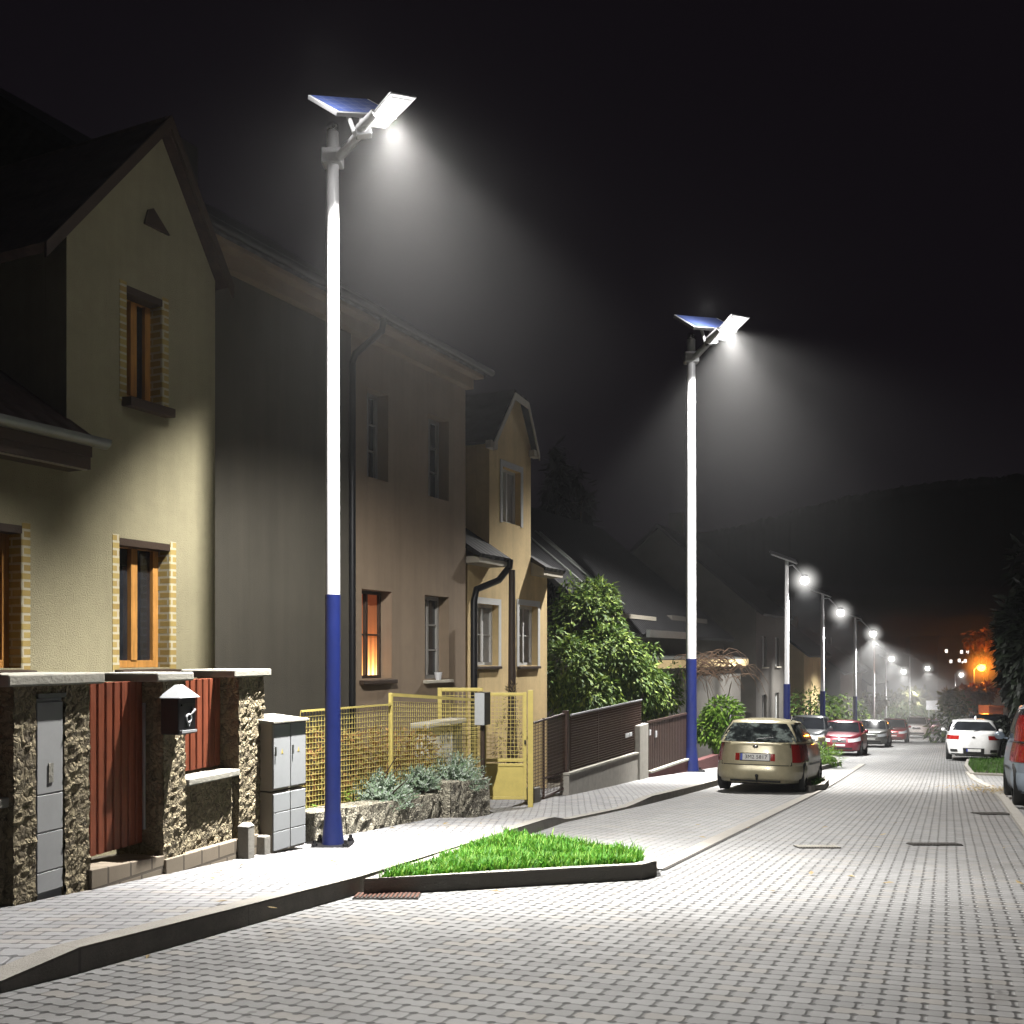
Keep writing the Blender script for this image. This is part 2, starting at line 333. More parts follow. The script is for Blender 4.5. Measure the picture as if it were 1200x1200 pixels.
# ------------------------------------------------------------------ object helpers
def tag(o, label=None, cat=None, group=None, kind=None):
    if label: o['label'] = label
    if cat: o['category'] = cat
    if group: o['group'] = group
    if kind: o['kind'] = kind
    return o
def thing(name, label, cat, loc=(0, 0, 0), rz=0.0, group=None):
    o = bpy.data.objects.new(name, None); COL.objects.link(o)
    o.location = loc; o.rotation_euler = (0, 0, rz); o.empty_display_size = .1
    return tag(o, label, cat, group)
def copy_tree(o, parent=None):
    c = o.copy(); COL.objects.link(c); c.parent = parent
    for ch in list(o.children): copy_tree(ch, c)
    return c
def link(name, me, mat, parent=None, loc=None):
    o = bpy.data.objects.new(name, me); COL.objects.link(o)
    if mat is not None:
        me.materials.clear(); me.materials.append(mat)
    if parent is not None: o.parent = parent
    if loc is not None: o.location = loc
    return o
class MB:
    def __init__(s): s.v = []; s.f = []; s.sm = []
    def add(s, vs, fs, smooth=False):
        b = len(s.v); s.v += [tuple(v) for v in vs]
        for f in fs: s.f.append(tuple(i+b for i in f)); s.sm.append(smooth)
        return s
    def box(s, x0, x1, y0, y1, z0, z1):
        vs = [(x, y, z) for x in (x0, x1) for y in (y0, y1) for z in (z0, z1)]
        return s.add(vs, [(0, 1, 3, 2), (4, 6, 7, 5), (0, 4, 5, 1), (2, 3, 7, 6), (0, 2, 6, 4), (1, 5, 7, 3)])
    def hexa(s, b, t):
        """a solid between two quads (bottom b, top t)"""
        return s.add(list(b)+list(t), [(3, 2, 1, 0), (4, 5, 6, 7), (0, 1, 5, 4), (1, 2, 6, 5), (2, 3, 7, 6), (3, 0, 4, 7)])
    def slab(s, q, th):
        """a sheet q (four points, counter-clockwise from outside) given a thickness inwards"""
        q = [Vector(p) for p in q]; n = (q[1]-q[0]).cross(q[3]-q[0]).normalized()
        return s.hexa([p-n*th for p in q], q)
    def obox(s, c, ax, ay, az):
        c = Vector(c); ax = Vector(ax); ay = Vector(ay); az = Vector(az)
        vs = [c+ax*i+ay*j+az*k for i in (-1, 1) for j in (-1, 1) for k in (-1, 1)]
        return s.add(vs, [(0, 1, 3, 2), (4, 6, 7, 5), (0, 4, 5, 1), (2, 3, 7, 6), (0, 2, 6, 4), (1, 5, 7, 3)])
    def tube(s, pts, r, n=10, cap=True):
        pts = [Vector(p) for p in pts]; rs = r if isinstance(r, (list, tuple)) else [r]*len(pts)
        up = Vector((0, 0, 1)); rings = []
        prev = None
        for i, p in enumerate(pts):
            d = (pts[min(i+1, len(pts)-1)]-pts[max(i-1, 0)]).normalized()
            if prev is None: a = d.cross(up if abs(d.z) < .9 else Vector((1, 0, 0))).normalized()
            else: a = (prev-d*prev.dot(d)).normalized()
            prev = a; b = d.cross(a)
            rings.append([p+(a*math.cos(2*PI*k/n)+b*math.sin(2*PI*k/n))*rs[i] for k in range(n)])
        vs = [v for rg in rings for v in rg]; fs = []
        for i in range(len(rings)-1):
            for k in range(n):
                k2 = (k+1) % n; fs.append((i*n+k, i*n+k2, (i+1)*n+k2, (i+1)*n+k))
        s.add(vs, fs, True)
        if cap:
            s.add(rings[0], [tuple(reversed(range(n)))]); s.add(rings[-1], [tuple(range(n))])
        return s
    def cyl(s, a, b, r, n=16): return s.tube([a, b], r, n)
    def ball(s, c, rx, ry=None, rz=None, n=14, mm=8, z0=-1.0):
        ry = ry or rx; rz = rz or rx; vs = []; fs = []
        for i in range(mm+1):
            ph = -PI/2+PI*i/mm
            for k in range(n): vs.append((c[0]+rx*math.cos(ph)*math.cos(2*PI*k/n), c[1]+ry*math.cos(ph)*math.sin(2*PI*k/n), c[2]+rz*max(math.sin(ph), z0)))
        for i in range(mm):
            for k in range(n): fs.append((i*n+k, i*n+(k+1) % n, (i+1)*n+(k+1) % n, (i+1)*n+k))
        return s.add(vs, fs, True)
    def grid(s, fn, nu, nv, smooth=True):
        vs = [fn(i/nu, j/nv) for j in range(nv+1) for i in range(nu+1)]; w = nu+1
        return s.add(vs, [(j*w+i, j*w+i+1, (j+1)*w+i+1, (j+1)*w+i) for j in range(nv) for i in range(nu)], smooth)
    def build(s, name, mat, parent=None, bevel=0.0, loc=None, seg=2, recalc=True, weld=False):
        me = bpy.data.meshes.new(name); me.from_pydata(s.v, [], s.f)
        me.polygons.foreach_set('use_smooth', s.sm)
        if recalc:
            bm = bmesh.new(); bm.from_mesh(me); bmesh.ops.remove_doubles(bm, verts=bm.verts, dist=1e-5) if weld else None
            bmesh.ops.recalc_face_normals(bm, faces=bm.faces); bm.to_mesh(me); bm.free()
        me.update()
        o = link(name, me, mat, parent, loc)
        if bevel:
            b = o.modifiers.new('b', 'BEVEL'); b.width = bevel; b.segments = seg; b.limit_method = 'ANGLE'; b.angle_limit = math.radians(40); b.harden_normals = False
        return o
def sheet(name, outline, mat, holes=(), th=.25, parent=None, y0=0.0):
    """an upright wall in local x-z with openings; front at y0, thickness th into +y"""
    cu = bpy.data.curves.new('c', 'CURVE'); cu.dimensions = '2D'; cu.fill_mode = 'BOTH'; cu.extrude = th/2
    for poly in [outline]+list(holes):
        sp = cu.splines.new('POLY'); sp.points.add(len(poly)-1); sp.use_cyclic_u = True
        for p, q in zip(sp.points, poly): p.co = (q[0], q[1], 0, 1)
    ob = bpy.data.objects.new('c', cu); COL.objects.link(ob)
    dg = bpy.context.evaluated_depsgraph_get(); dg.update()
    me = bpy.data.meshes.new_from_object(ob.evaluated_get(dg)); bpy.data.objects.remove(ob)
    for v in me.vertices:
        x, y, z = v.co; v.co = (x, -z+th/2+y0, y)
    for p in me.polygons: p.use_smooth = False
    me.name = name
    return link(name, me, mat, parent)
def boxes(name, mat, parent, *bs):
    for b in bs:
        mb = MB(); mb.box(*b); mb.build(name, mat, parent)
def rect(x0, x1, z0, z1): return [(x0, z0), (x1, z0), (x1, z1), (x0, z1)]
def text_mesh(s, size):
    cu = bpy.data.curves.new('t', 'FONT'); cu.body = s; cu.size = size; cu.align_x = 'CENTER'; cu.align_y = 'CENTER'; cu.resolution_u = 2; cu.extrude = .001
    ob = bpy.data.objects.new('t', cu); COL.objects.link(ob)
    dg = bpy.context.evaluated_depsgraph_get(); dg.update()
    me = bpy.data.meshes.new_from_object(ob.evaluated_get(dg)); bpy.data.objects.remove(ob); return me

# ------------------------------------------------------------------ camera, world
cam = bpy.data.cameras.new('camera'); co = bpy.data.objects.new('camera', cam); COL.objects.link(co); sc.camera = co
co.location = (0, 0, CZ); co.rotation_euler = (PI/2, 0, 0); cam.sensor_width = 36; cam.lens = 36; cam.shift_y = .14; cam.clip_end = 3000; cam.clip_start = .05
w = bpy.data.worlds.new('World'); sc.world = w; w.use_nodes = True; wt = w.node_tree
bg = wt.nodes['Background']; sky = wt.nodes.new('ShaderNodeTexSky'); sky.sky_type = 'NISHITA'; sky.sun_disc = False
sky.sun_elevation = math.radians(-9); sky.sun_rotation = math.radians(200); sky.sun_intensity = .2
mx = wt.nodes.new('ShaderNodeMix'); mx.data_type = 'RGBA'; mx.blend_type = 'ADD'; mx.inputs[0].default_value = 1.0
wt.links.new(sky.outputs[0], mx.inputs[6]); mx.inputs[7].default_value = (.055, .042, .060, 1)
wt.links.new(mx.outputs[2], bg.inputs[0]); bg.inputs[1].default_value = .085
sun = bpy.data.lights.new('moonlight', 'SUN'); sun.energy = .015; sun.angle = math.radians(.5); sun.color = (.8, .86, 1.0)
so = bpy.data.objects.new('moonlight', sun); COL.objects.link(so); so.rotation_euler = (math.radians(50), 0, math.radians(40))
sc.view_settings.view_transform = 'Standard'; sc.view_settings.look = 'None'; sc.view_settings.exposure = 0
sc.cycles.use_denoising = True; sc.cycles.max_bounces = 6; sc.cycles.diffuse_bounces = 3; sc.cycles.glossy_bounces = 3; sc.cycles.volume_bounces = 0
sc.cycles.transmission_bounces = 3; sc.cycles.transparent_max_bounces = 6; sc.cycles.sample_clamp_indirect = .5
sc.cycles.sample_clamp_direct = 0; sc.cycles.use_adaptive_sampling = True; sc.cycles.adaptive_threshold = .05; sc.cycles.volume_step_rate = 2.0; sc.cycles.volume_max_steps = 128

def spot(parent, loc, aim, energy, size, blend, col=(1, .97, .92), soft=.12):
    l = bpy.data.lights.new('lamp_light', 'SPOT'); l.energy = energy; l.spot_size = math.radians(size); l.spot_blend = blend; l.shadow_soft_size = soft; l.color = col
    o = bpy.data.objects.new('lamp_light', l); COL.objects.link(o); o.parent = parent; o.location = loc
    o.rotation_euler = Vector(aim).to_track_quat('-Z', 'Y').to_euler(); return o
def point(parent, loc, energy, col, soft=.1):
    l = bpy.data.lights.new('lamp_or_fill_glow', 'POINT'); l.energy = energy; l.shadow_soft_size = soft; l.color = col
    o = bpy.data.objects.new('lamp_or_fill_glow', l); COL.objects.link(o); o.parent = parent; o.location = loc; return o

# ------------------------------------------------------------------ ground
def ground_poly(name, pts, h, mat, skirt=0.0, hf=None, step=2.0, parent=None):
    """a flat-ish paved patch following the street's fall; skirt gives it an edge face going down"""
    bm = bmesh.new(); vs = [bm.verts.new((p[0], p[1], 0)) for p in pts]; bm.faces.new(vs)
    ys = [p[1] for p in pts]; y = min(ys)+step
    while y < max(ys):
        bmesh.ops.bisect_plane(bm, geom=bm.verts[:]+bm.edges[:]+bm.faces[:], plane_co=(0, y, 0), plane_no=(0, 1, 0))
        y += (step*.5 if y < 6 else step if y < 30 else step*3)
    bmesh.ops.triangulate(bm, faces=bm.faces)
    for f in bm.faces:
        if f.normal.z < 0: f.normal_flip()
    if skirt:
        ed = [e for e in bm.edges if e.is_boundary]
        r = bmesh.ops.extrude_edge_only(bm, edges=ed)
        low = {v for v in r['geom'] if isinstance(v, bmesh.types.BMVert)}
    else: low = set()
    for v in bm.verts:
        hh = hf(v.co.x, v.co.y) if hf else h
        v.co.z = gz(v.co.y)+hh-(skirt if v in low else 0)
    bmesh.ops.recalc_face_normals(bm, faces=bm.faces)
    me = bpy.data.meshes.new(name); bm.to_mesh(me); bm.free()
    o = link(name, me, mat, parent)
    if parent is None: o['kind'] = 'structure'
    return o
mb = MB()
xs = [-120, -60, -30, -15, -6, 0, 6, 12, 18, 26, 36, 48, 70, 120, 220]; ysl = [-20, -5]+list(range(0, 160, 4))+[180, 220, 300, 420]
wd = len(xs)
mb.add([(x, y, gz(y)-.03) for y in ysl for x in xs], [(j*wd+i, j*wd+i+1, (j+1)*wd+i+1, (j+1)*wd+i) for j in range(len(ysl)-1) for i in range(wd-1)], True)
gr = mb.build('ground', M['yard']); gr['kind'] = 'structure'

def xy(v): return (v[0], v[1])
K = [(-4.6, 1.4), (-3.0, 2.9), xy(G(0, 1164)), xy(G(94, 1140)), xy(G(423, 1047)), xy(G(662, 964)), xy(G(755, 944)), xy(G(840, 921))]
kd = Vector((.425, 1)).normalized()
k7 = Vector(K[-1]); K += [tuple(k7+kd*d) for d in (6, 12, 20, 32, 48, 68, 95)]
def sstep(a, b, x):
    t = max(0, min(1, (x-a)/(b-a))); return t*t*(3-2*t)
def walk_h(x, y):
    h = .035+.085*max(0, min(1, (y-4.47)/.46))
    d = sstep(K[5][1]-.7, K[5][1]+.25, y)*(1-sstep(K[6][1]-1.0, K[6][1]+.6, y))
    return h-.09*d
# the carriageway
RK = [xy(G(1240, 1040)), xy(G(1200, 980)), xy(G(1172, 938)), xy(G(1160, 926)), xy(G(1150, 921)), xy(G(1138, 914)), xy(G(1131, 906))]
ground_poly('road', [(-7, -3), (9, -3), (60, 50), (72, 120), (40, 120), K[-1]]+K[::-1][1:], .0, M['road'])
# parking bay between the flush gutter and the kerb
gut = [xy(G(776, 1020)), xy(G(945, 936))]
gd = (Vector(gut[1])-Vector(gut[0])).normalized(); gut.append(tuple(Vector(gut[1])+gd*16))
def offs(pl, d):
    out = []
    for i, p in enumerate(pl):
        a = Vector(pl[max(i-1, 0)]); b = Vector(pl[min(i+1, len(pl)-1)]); t = (b-a).normalized(); out.append((p[0]-t.y*d, p[1]+t.x*d))
    return out
ground_poly('parking_bay', [gut[0], gut[1], gut[2], tuple(Vector(K[8])+kd*8), K[8], K[7], K[6], K[5], tuple(Vector(K[4]).lerp(Vector(K[5]), .5)), (.4, 9.4)], .004, M['bay'])
gs = offs(gut, .16); ground_poly('gutter', gut+gs[::-1], .012, M['kerb'])
gs2 = offs(gut, -.03); ground_poly('gutter_joint', gs2+[tuple(Vector(a).lerp(Vector(b), .1)) for a, b in zip(gut, gs)][::-1], .008, M['iron'])

# fence line base points (at pavement level)
F0, F1 = G(0, 1065, .12), G(300, 1000, .12)
FL = Line(F0, F1)
fence_pts = [tuple(FL.pt(-6)), xy(F0), xy(F1), xy(G(365, 986, .12)), xy(G(575, 947, .12)), xy(G(622, 940, .1)), xy(G(668, 935, .06)), xy(G(756, 913, .1)), xy(G(838, 900, .12))]
fe = Vector(fence_pts[-1]); fence_pts += [tuple(fe+kd*d) for d in (8, 18, 34, 60, 90)]
back = offs(fence_pts, .9)
ki = offs(K, .14)
ground_poly('pavement', ki+back[::-1], .12, M['walk'], hf=walk_h, step=.4)
kerb_top = ground_poly('kerb', K+ki[::-1], .124, M['kerb'], hf=lambda x, y: walk_h(x, y)+.005, step=.35, skirt=.2)
# face of the kerb; the light it misses is put into its colour
mb = MB()
for a, b in zip(K[:-1], K[1:]):
    n = max(1, int((Vector(b)-Vector(a)).length/.98)) if a[1] < 40 else 2
    for i in range(n):
        p = Vector(a).lerp(Vector(b), i/n); q = Vector(a).lerp(Vector(b), (i+1)/n-.016/max(.1, (Vector(b)-Vector(a)).length))
        o = Vector((q.y-p.y, p.x-q.x)).normalized()*.006
        p += o; q += o
        tp, tq = walk_h(p.x, p.y)-.006, walk_h(q.x, q.y)-.006
        mb.add([(p.x, p.y, gz(p.y)-.05), (q.x, q.y, gz(q.y)-.05), (q.x, q.y, gz(q.y)+tq), (p.x, p.y, gz(p.y)+tp)], [(0, 1, 2, 3)])
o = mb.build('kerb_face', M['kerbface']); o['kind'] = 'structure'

def island(pts, label, gname, n, lo, hi, mat, h=.12, kw=.1, seed=1, glab=None, face=True):
    """a kerbed planting bed; pts counter-clockwise"""
    rt = thing('planting_island', label, 'island', (0, 0, 0))
    inn = []
    m_ = len(pts)
    for i, p in enumerate(pts):
        a = Vector(pts[i-1]); b = Vector(pts[(i+1) % m_]); t = (b-a).normalized(); inn.append((p[0]-t.y*kw, p[1]+t.x*kw))
    mb = MB(); f = MB()
    for i in range(m_):
        j = (i+1) % m_; a, b, c, d = pts[i], pts[j], inn[j], inn[i]
        mb.hexa([(q[0], q[1], gz(q[1])-.05) for q in (a, b, c, d)], [(q[0], q[1], gz(q[1])+h+.002) for q in (a, b, c, d)])
        p, q = Vector(a), Vector(b); nn = Vector((q.y-p.y, p.x-q.x)).normalized()*.005; p += nn; q += nn
        f.add([(p.x, p.y, gz(p.y)-.04), (q.x, q.y, gz(q.y)-.04), (q.x, q.y, gz(q.y)+h-.012), (p.x, p.y, gz(p.y)+h-.012)], [(0, 1, 2, 3)])
    mb.build('kerb_ring', M['kerb'], rt)
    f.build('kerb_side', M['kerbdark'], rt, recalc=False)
    ground_poly('soil_bed', inn, h-.03, M['soil'], parent=rt)
    # blades
    rr = random.Random(seed); xs_ = [p[0] for p in inn]; ys_ = [p[1] for p in inn]; vs = []; fs = []
    def inside(x, y):
        c = False
        for i in range(m_):
            x1, y1 = inn[i-1]; x2, y2 = inn[i]
            if (y1 > y) != (y2 > y) and x < (x2-x1)*(y-y1)/(y2-y1)+x1: c = not c
        return c
    k = 0
    while k < n:
        x, y = rr.uniform(min(xs_), max(xs_)), rr.uniform(min(ys_), max(ys_))
        if not inside(x, y): continue
        k += 1
        if noise.noise(Vector((x*3.1, y*3.1, 8.0))) < -.22 and rr.random() < .7: continue
        cl = noise.noise(Vector((x*2.2, y*2.2, 3.0)))*.5+.5
        hh = rr.uniform(lo, hi)*(.35+1.1*cl)*(1.5 if rr.random() < .03 else 1); a = rr.uniform(0, 2*PI); wd = rr.uniform(.004, .009); ln = rr.uniform(.1, .75)*hh
        dx, dy = math.cos(a), math.sin(a); z = gz(y)+h-.03; b0 = len(vs)
        bx, by = -dy*wd, dx*wd
        vs += [(x-bx, y-by, z), (x+bx, y+by, z), (x+dx*ln*.4+bx*.7, y+dy*ln*.4+by*.7, z+hh*.6), (x+dx*ln*.4-bx*.7, y+dy*ln*.4-by*.7, z+hh*.6), (x+dx*ln, y+dy*ln, z+hh*rr.uniform(.8, 1))]
        fs += [(b0, b0+1, b0+2, b0+3), (b0+3, b0+2, b0+4)]
    me = bpy.data.meshes.new('grass'); me.from_pydata(vs, [], fs); g = link('grass', me, mat)
    tag(g, glab, 'grass', kind='stuff')
    return rt
IA, IB = Vector(xy(G(427, 1050))), Vector(xy(G(752, 1031)))
tip = Vector(xy(G(768, 1024)))
isl = [tuple(IA), tuple(IA.lerp(IB, .5)), tuple(IB), tuple(IB+(tip-IB)*.75+Vector((.03, -.03))), tuple(tip), (1.20, 8.75), (.95, 9.25), (.60, 9.85), (.2, 10.5), (-.12, 10.75), (-.25, 10.3)]
kk = Line(K[4], K[5])
isl[-1] = tuple(kk.pt(3.1, -.03)); isl.append(tuple(kk.pt(1.5, -.03)))
island(isl, 'kerbed triangular island full of grass beside the first tall lamp', 'grass', 17000, .05, .13, M['grass'], seed=4, glab='bright green lit grass in the near triangular kerbed island')
i2 = [xy(G(*p)) for p in ((945, 928), (966, 926), (971, 920), (960, 916), (945, 916))]
island(i2, 'small kerbed bed tip just beside the golden car', 'grass', 500, .06, .15, M['grass2'], seed=5, glab='short grass in the small bed tip beside the golden car')
i3 = [xy(G(*p)) for p in ((942, 902), (962, 903), (986, 897), (978, 890), (955, 886), (940, 890))]
island(i3, 'kerbed planting bed between the golden car and the dark red car', 'grass', 1200, .06, .16, M['grass2'], seed=6, glab='low grass in the bed between golden car and dark red car')
# right-hand verge: flush pale kerb, parking strip and a grass patch
rk_in = offs(RK, -.13)
ground_poly('kerb_right', RK[::-1]+rk_in, .05, M['kerb'], skirt=.08, step=.6)
ground_poly('parking_strip', [(14, 5), (24, 22), xy(G(1215, 908)), rk_in[-1]]+rk_in[::-1][1:], .02, M['bay'])
i4 = [xy(G(*p)) for p in ((1137, 909), (1182, 911), (1230, 912), (1235, 895), (1180, 890), (1133, 892), (1130, 899))]
island(i4, 'grassy bed in front of the white hatchback', 'grass', 5200, .07, .18, M['grass2'], h=.08, seed=7, glab='green grass patch behind the white hatchback on the right')

# drain covers
def grate(px0, px1, py, dy, mat, label):
    c = G((px0+px1)/2, py); wd = (px1-px0)*c.y/F; ln = dy*c.y*c.y/F/1.25
    t_ = thing('drain_cover', label, 'drain', (c.x, c.y, c.z+.006), 0)
    mb = MB(); mb.box(-wd/2, wd/2, -ln/2, ln/2, -.02, .004)
    f = mb.build('frame', M['iron'], t_)
    g = MB(); n = 15
    for i in range(n):
        x = -wd/2+wd*(i+.25)/n; g.box(x, x+wd/n*.55, -ln*.42, ln*.42, .0045, .011)
    g.build('grating', mat, t_)
    t_.rotation_euler = (-math.atan(slope(c.y)), 0, 0)
    return t_
grate(416, 492, 1051, 7, M['rust'], 'rusty gully grate at the near corner of the grass island')
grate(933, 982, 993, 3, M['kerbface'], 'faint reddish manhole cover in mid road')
grate(1066, 1124, 990, 2.6, M['iron'], 'dark narrow drain cover in mid road on the right')
grate(1144, 1182, 954, 2.6, M['iron'], 'dark drain cover beside the right kerb near the grey car')

# ------------------------------------------------------------------ street lamps
b1 = G(390, 991, .12); b2 = G(810, 904, .12)
q1_, q2_ = b1.y/10.45, b2.y/27.6
HEADS = {   # corners of the panel and of the lit tray, measured relative to the pole top
 'near': [P(x, y, Y*q1_)-P(390, 155, b1.y) for x, y, Y in ((361, 111, 9.95), (395, 131, 9.74), (432, 116, 10.49), (458, 108, 9.3), (422, 148, 9.66), (491, 114, 9.60), (422, 156, 9.72))],
 'far': [P(x, y, Y*q2_)-P(810, 398, b2.y) for x, y, Y in ((790, 368.7, 26.7), (813.3, 382.7, 26.0), (840.7, 372.7, 27.4), (858, 368, 25.3), (829.5, 397.5, 26.0), (880.7, 372, 25.8), (831, 401, 26.2))]}
def tall_lamp(label, base, H, k, r0, r1, hblue, heads='near'):
    rt = thing('street_lamp', label, 'street lamp', base, 0, 'tall white solar street lamps')
    # painted pole: white shaft over a blue lower section
    mb = MB(); mb.tube([(0, 0, hblue), (0, 0, H)], [r0*.97, r1], 20); mb.build('pole', M['white'], rt)
    mb = MB(); mb.tube([(0, 0, .02), (0, 0, .06), (0, 0, .30*k), (0, 0, .36*k), (0, 0, hblue)], [r0*1.5, r0*1.45, r0*1.12, r0*1.06, r0*1.02], 20)
    bs = mb.build('pole_base', M['blue'], rt)
    mb = MB(); pw = r0*2.5; mb.box(-pw, pw, -pw, pw, 0, .022); mb.build('base_plate', M['blackmetal'], rt, .004)
    for sx in (-1, 1):
        for sy in (-1, 1):
            b = MB(); b.cyl((sx*pw*.82, sy*pw*.82, .02), (sx*pw*.82, sy*pw*.82, .075), .016, 8); b.cyl((sx*pw*.82, sy*pw*.82, .022), (sx*pw*.82, sy*pw*.82, .045), .03, 6)
            b.build('bolt', M['blackmetal'], rt)
    A, B, D, h0, h1, h2, jn = HEADS[heads]
    top = Vector((0, 0, H))
    # motion sensor ball
    b = MB(); b.ball(top+Vector((0, 0, .045*k)), .062*k); b.build('sensor_dome', M['chrome'], rt)
    b = MB(); b.ball(top+Vector((.012, -.055*k, .04*k)), .018*k, .012*k, .026*k); b.build('sensor_eye', M['blackplastic'], rt)
    # clamp block and arm
    b = MB(); cz = H-.26*k; b.box(-.1*k, .1*k, -.085*k, .085*k, cz-.075*k, cz+.075*k); b.build('clamp', M['white'], rt, .012*k)
    j = Vector((0, 0, H))+jn                   # knuckle below head and panel
    hc = top+(h1+h2)/2
    b = MB(); b.tube([(.04*k, .02*k, cz), j], [.045*k, .043*k], 12); b.tube([j, j.lerp(top+h1, .6), top+h1*.6+h2*.1+h0*.3], [.04*k, .05*k, .045*k], 10); b.build('arm', M['white'], rt)
    b = MB(); b.obox(j+Vector((.03*k, 0, .0)), (.07*k, .02*k, .02*k), (-.01*k, .05*k, 0), (-.01*k, 0, .035*k)); b.build('knuckle', M['steel'], rt, .008*k)
    # solar panel
    u = D-A; w_ = B-A; n = u.cross(w_).normalized()
    if n.z < 0: n = -n
    c = top+A+u/2+w_/2; us, ws = u.length/2, w_.length/2; ux, wx = u.normalized(), w_.normalized()
    fr = MB(); fr.obox(c-n*.02*k, ux*us, wx*ws, n*.02*k); pf = fr.build('solar_panel', M['white'], rt, .005*k)
    me = bpy.data.meshes.new('cells'); q = .93
    me.from_pydata([(-us*q, -ws*q, 0), (us*q, -ws*q, 0), (us*q, ws*q, 0), (-us*q, ws*q, 0)], [], [(0, 1, 2, 3)])
    ce = link('cell_sheet', me, M['cell'], pf)
    rot = Matrix((ux, n.cross(ux), n)).transposed()
    ce.matrix_basis = Matrix.Translation(c+n*.004*k) @ rot.to_4x4()
    b = MB(); b.tube([j+Vector((-.05*k, 0, .0)), c-n*.03*k-ux*us*.25], [.022*k]*2, 8); b.tube([j+Vector((.0, .03*k, 0)), c-n*.03*k+ux*us*.35], [.03*k]*2, 8); b.build('panel_strut', M['white'], rt)
    # lamp head: a shallow tapered tray with a lit lens underneath
    a1 = (h1-h0); a2 = (h2-h0); nn = a1.cross(a2).normalized()
    if nn.z > 0: nn = -nn                                   # facing down
    hc = top+h0+a1/2+a2/2; e1, e2 = a1*.48, a2*.46
    q0 = [hc+e1*s1+e2*s2*(1.0 if s1 < 0 else .82) for s1, s2 in ((-1, -1), (1, -1), (1, 1), (-1, 1))]
    q1 = [hc-nn*.045*k+(p-hc)*.80 for p in q0]
    q00 = [p-nn*.015*k for p in q0]
    b = MB(); b.hexa(q00, q0); b.hexa(q1, q00)
    hd = b.build('lamp_head', M['white'], rt, .006*k)
    b = MB(); q2 = [hc+nn*.004*k+(p-hc)*.80 for p in q0]; b.add(q2, [(0, 1, 2, 3)]); ln = b.build('lens', M['led'], hd, recalc=False)
    uvl = ln.data.uv_layers.new(name='uv')
    for li, uv in zip(ln.data.polygons[0].loop_indices, ((0, 0), (1, 0), (1, 1), (0, 1))): uvl.data[li].uv = uv
    return rt, hc+nn*.03*k, nn
def luminaire(rt, hc, nn, e_n, e_w, e_p, k, near, aims, a_w=96):
    """a narrow core beam, a forward and a backward lobe along the street, a faint spill round the head, and an added panel fill hung off it"""
    spot(rt, hc+nn*.0, Vector((.10, 0, -1)), e_n, 64, 1.0, soft=.04)
    for a in aims: spot(rt, hc+nn*.0, Vector(a), e_w, a_w, .5, soft=.06)
    point(rt, hc+nn*.06*k, e_p*.8, (1, .98, .95), .06)
    point(rt, near, e_p*1.25, (1, .98, .95), .05)  # added fill hanging off the head to brighten panel and arm; no lamp there
b1 = G(390, 991, .12)
l1, hc, nn = tall_lamp('nearest tall white and blue solar lamp beside the grass island', b1, P(390, 155, b1.y).z-b1.z, .92, .069, .055, P(390, 697, b1.y).z-b1.z)
luminaire(l1, hc, nn, 3400, 4000, 15, 1, Vector((.10, -.85, P(390, 155, b1.y).z-b1.z+.10)), ((-.03, -.42, -1), (.14, .50, -1)), 104)
b2 = G(810, 904, .12)
k2 = 1.9*q2_
l2, hc, nn = tall_lamp('second tall white and blue solar lamp behind the golden car', b2, P(810, 398, b2.y).z-b2.z, k2, .135, .105, P(810, 772, b2.y).z-b2.z, 'far')
luminaire(l2, hc, nn, 12000, 9500, 60, 1.9, Vector((.10, -1.6, P(810, 400, b2.y).z-b2.z+.32)), ((.10, -.42, -1), (.10, .40, -1)), 100)

def halo_mat(name, col, R_, k):  # emission painted in a ball, standing in for lamplight scattered by haze
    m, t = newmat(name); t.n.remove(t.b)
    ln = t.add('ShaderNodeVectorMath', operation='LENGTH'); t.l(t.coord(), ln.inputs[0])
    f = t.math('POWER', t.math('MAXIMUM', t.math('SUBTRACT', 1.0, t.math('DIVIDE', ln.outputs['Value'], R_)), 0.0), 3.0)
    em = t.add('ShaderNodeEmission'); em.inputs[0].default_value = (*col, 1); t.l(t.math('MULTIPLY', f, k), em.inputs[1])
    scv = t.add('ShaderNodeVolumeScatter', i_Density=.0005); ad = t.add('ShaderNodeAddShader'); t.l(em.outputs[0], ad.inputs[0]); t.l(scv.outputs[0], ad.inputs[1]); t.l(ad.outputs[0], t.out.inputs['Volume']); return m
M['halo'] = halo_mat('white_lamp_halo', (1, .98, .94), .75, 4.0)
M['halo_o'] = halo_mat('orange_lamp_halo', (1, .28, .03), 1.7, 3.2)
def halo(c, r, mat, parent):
    mb = MB(); mb.ball((0, 0, 0), r, n=16, mm=10); return mb.build('glow_halo', mat, parent, loc=c)
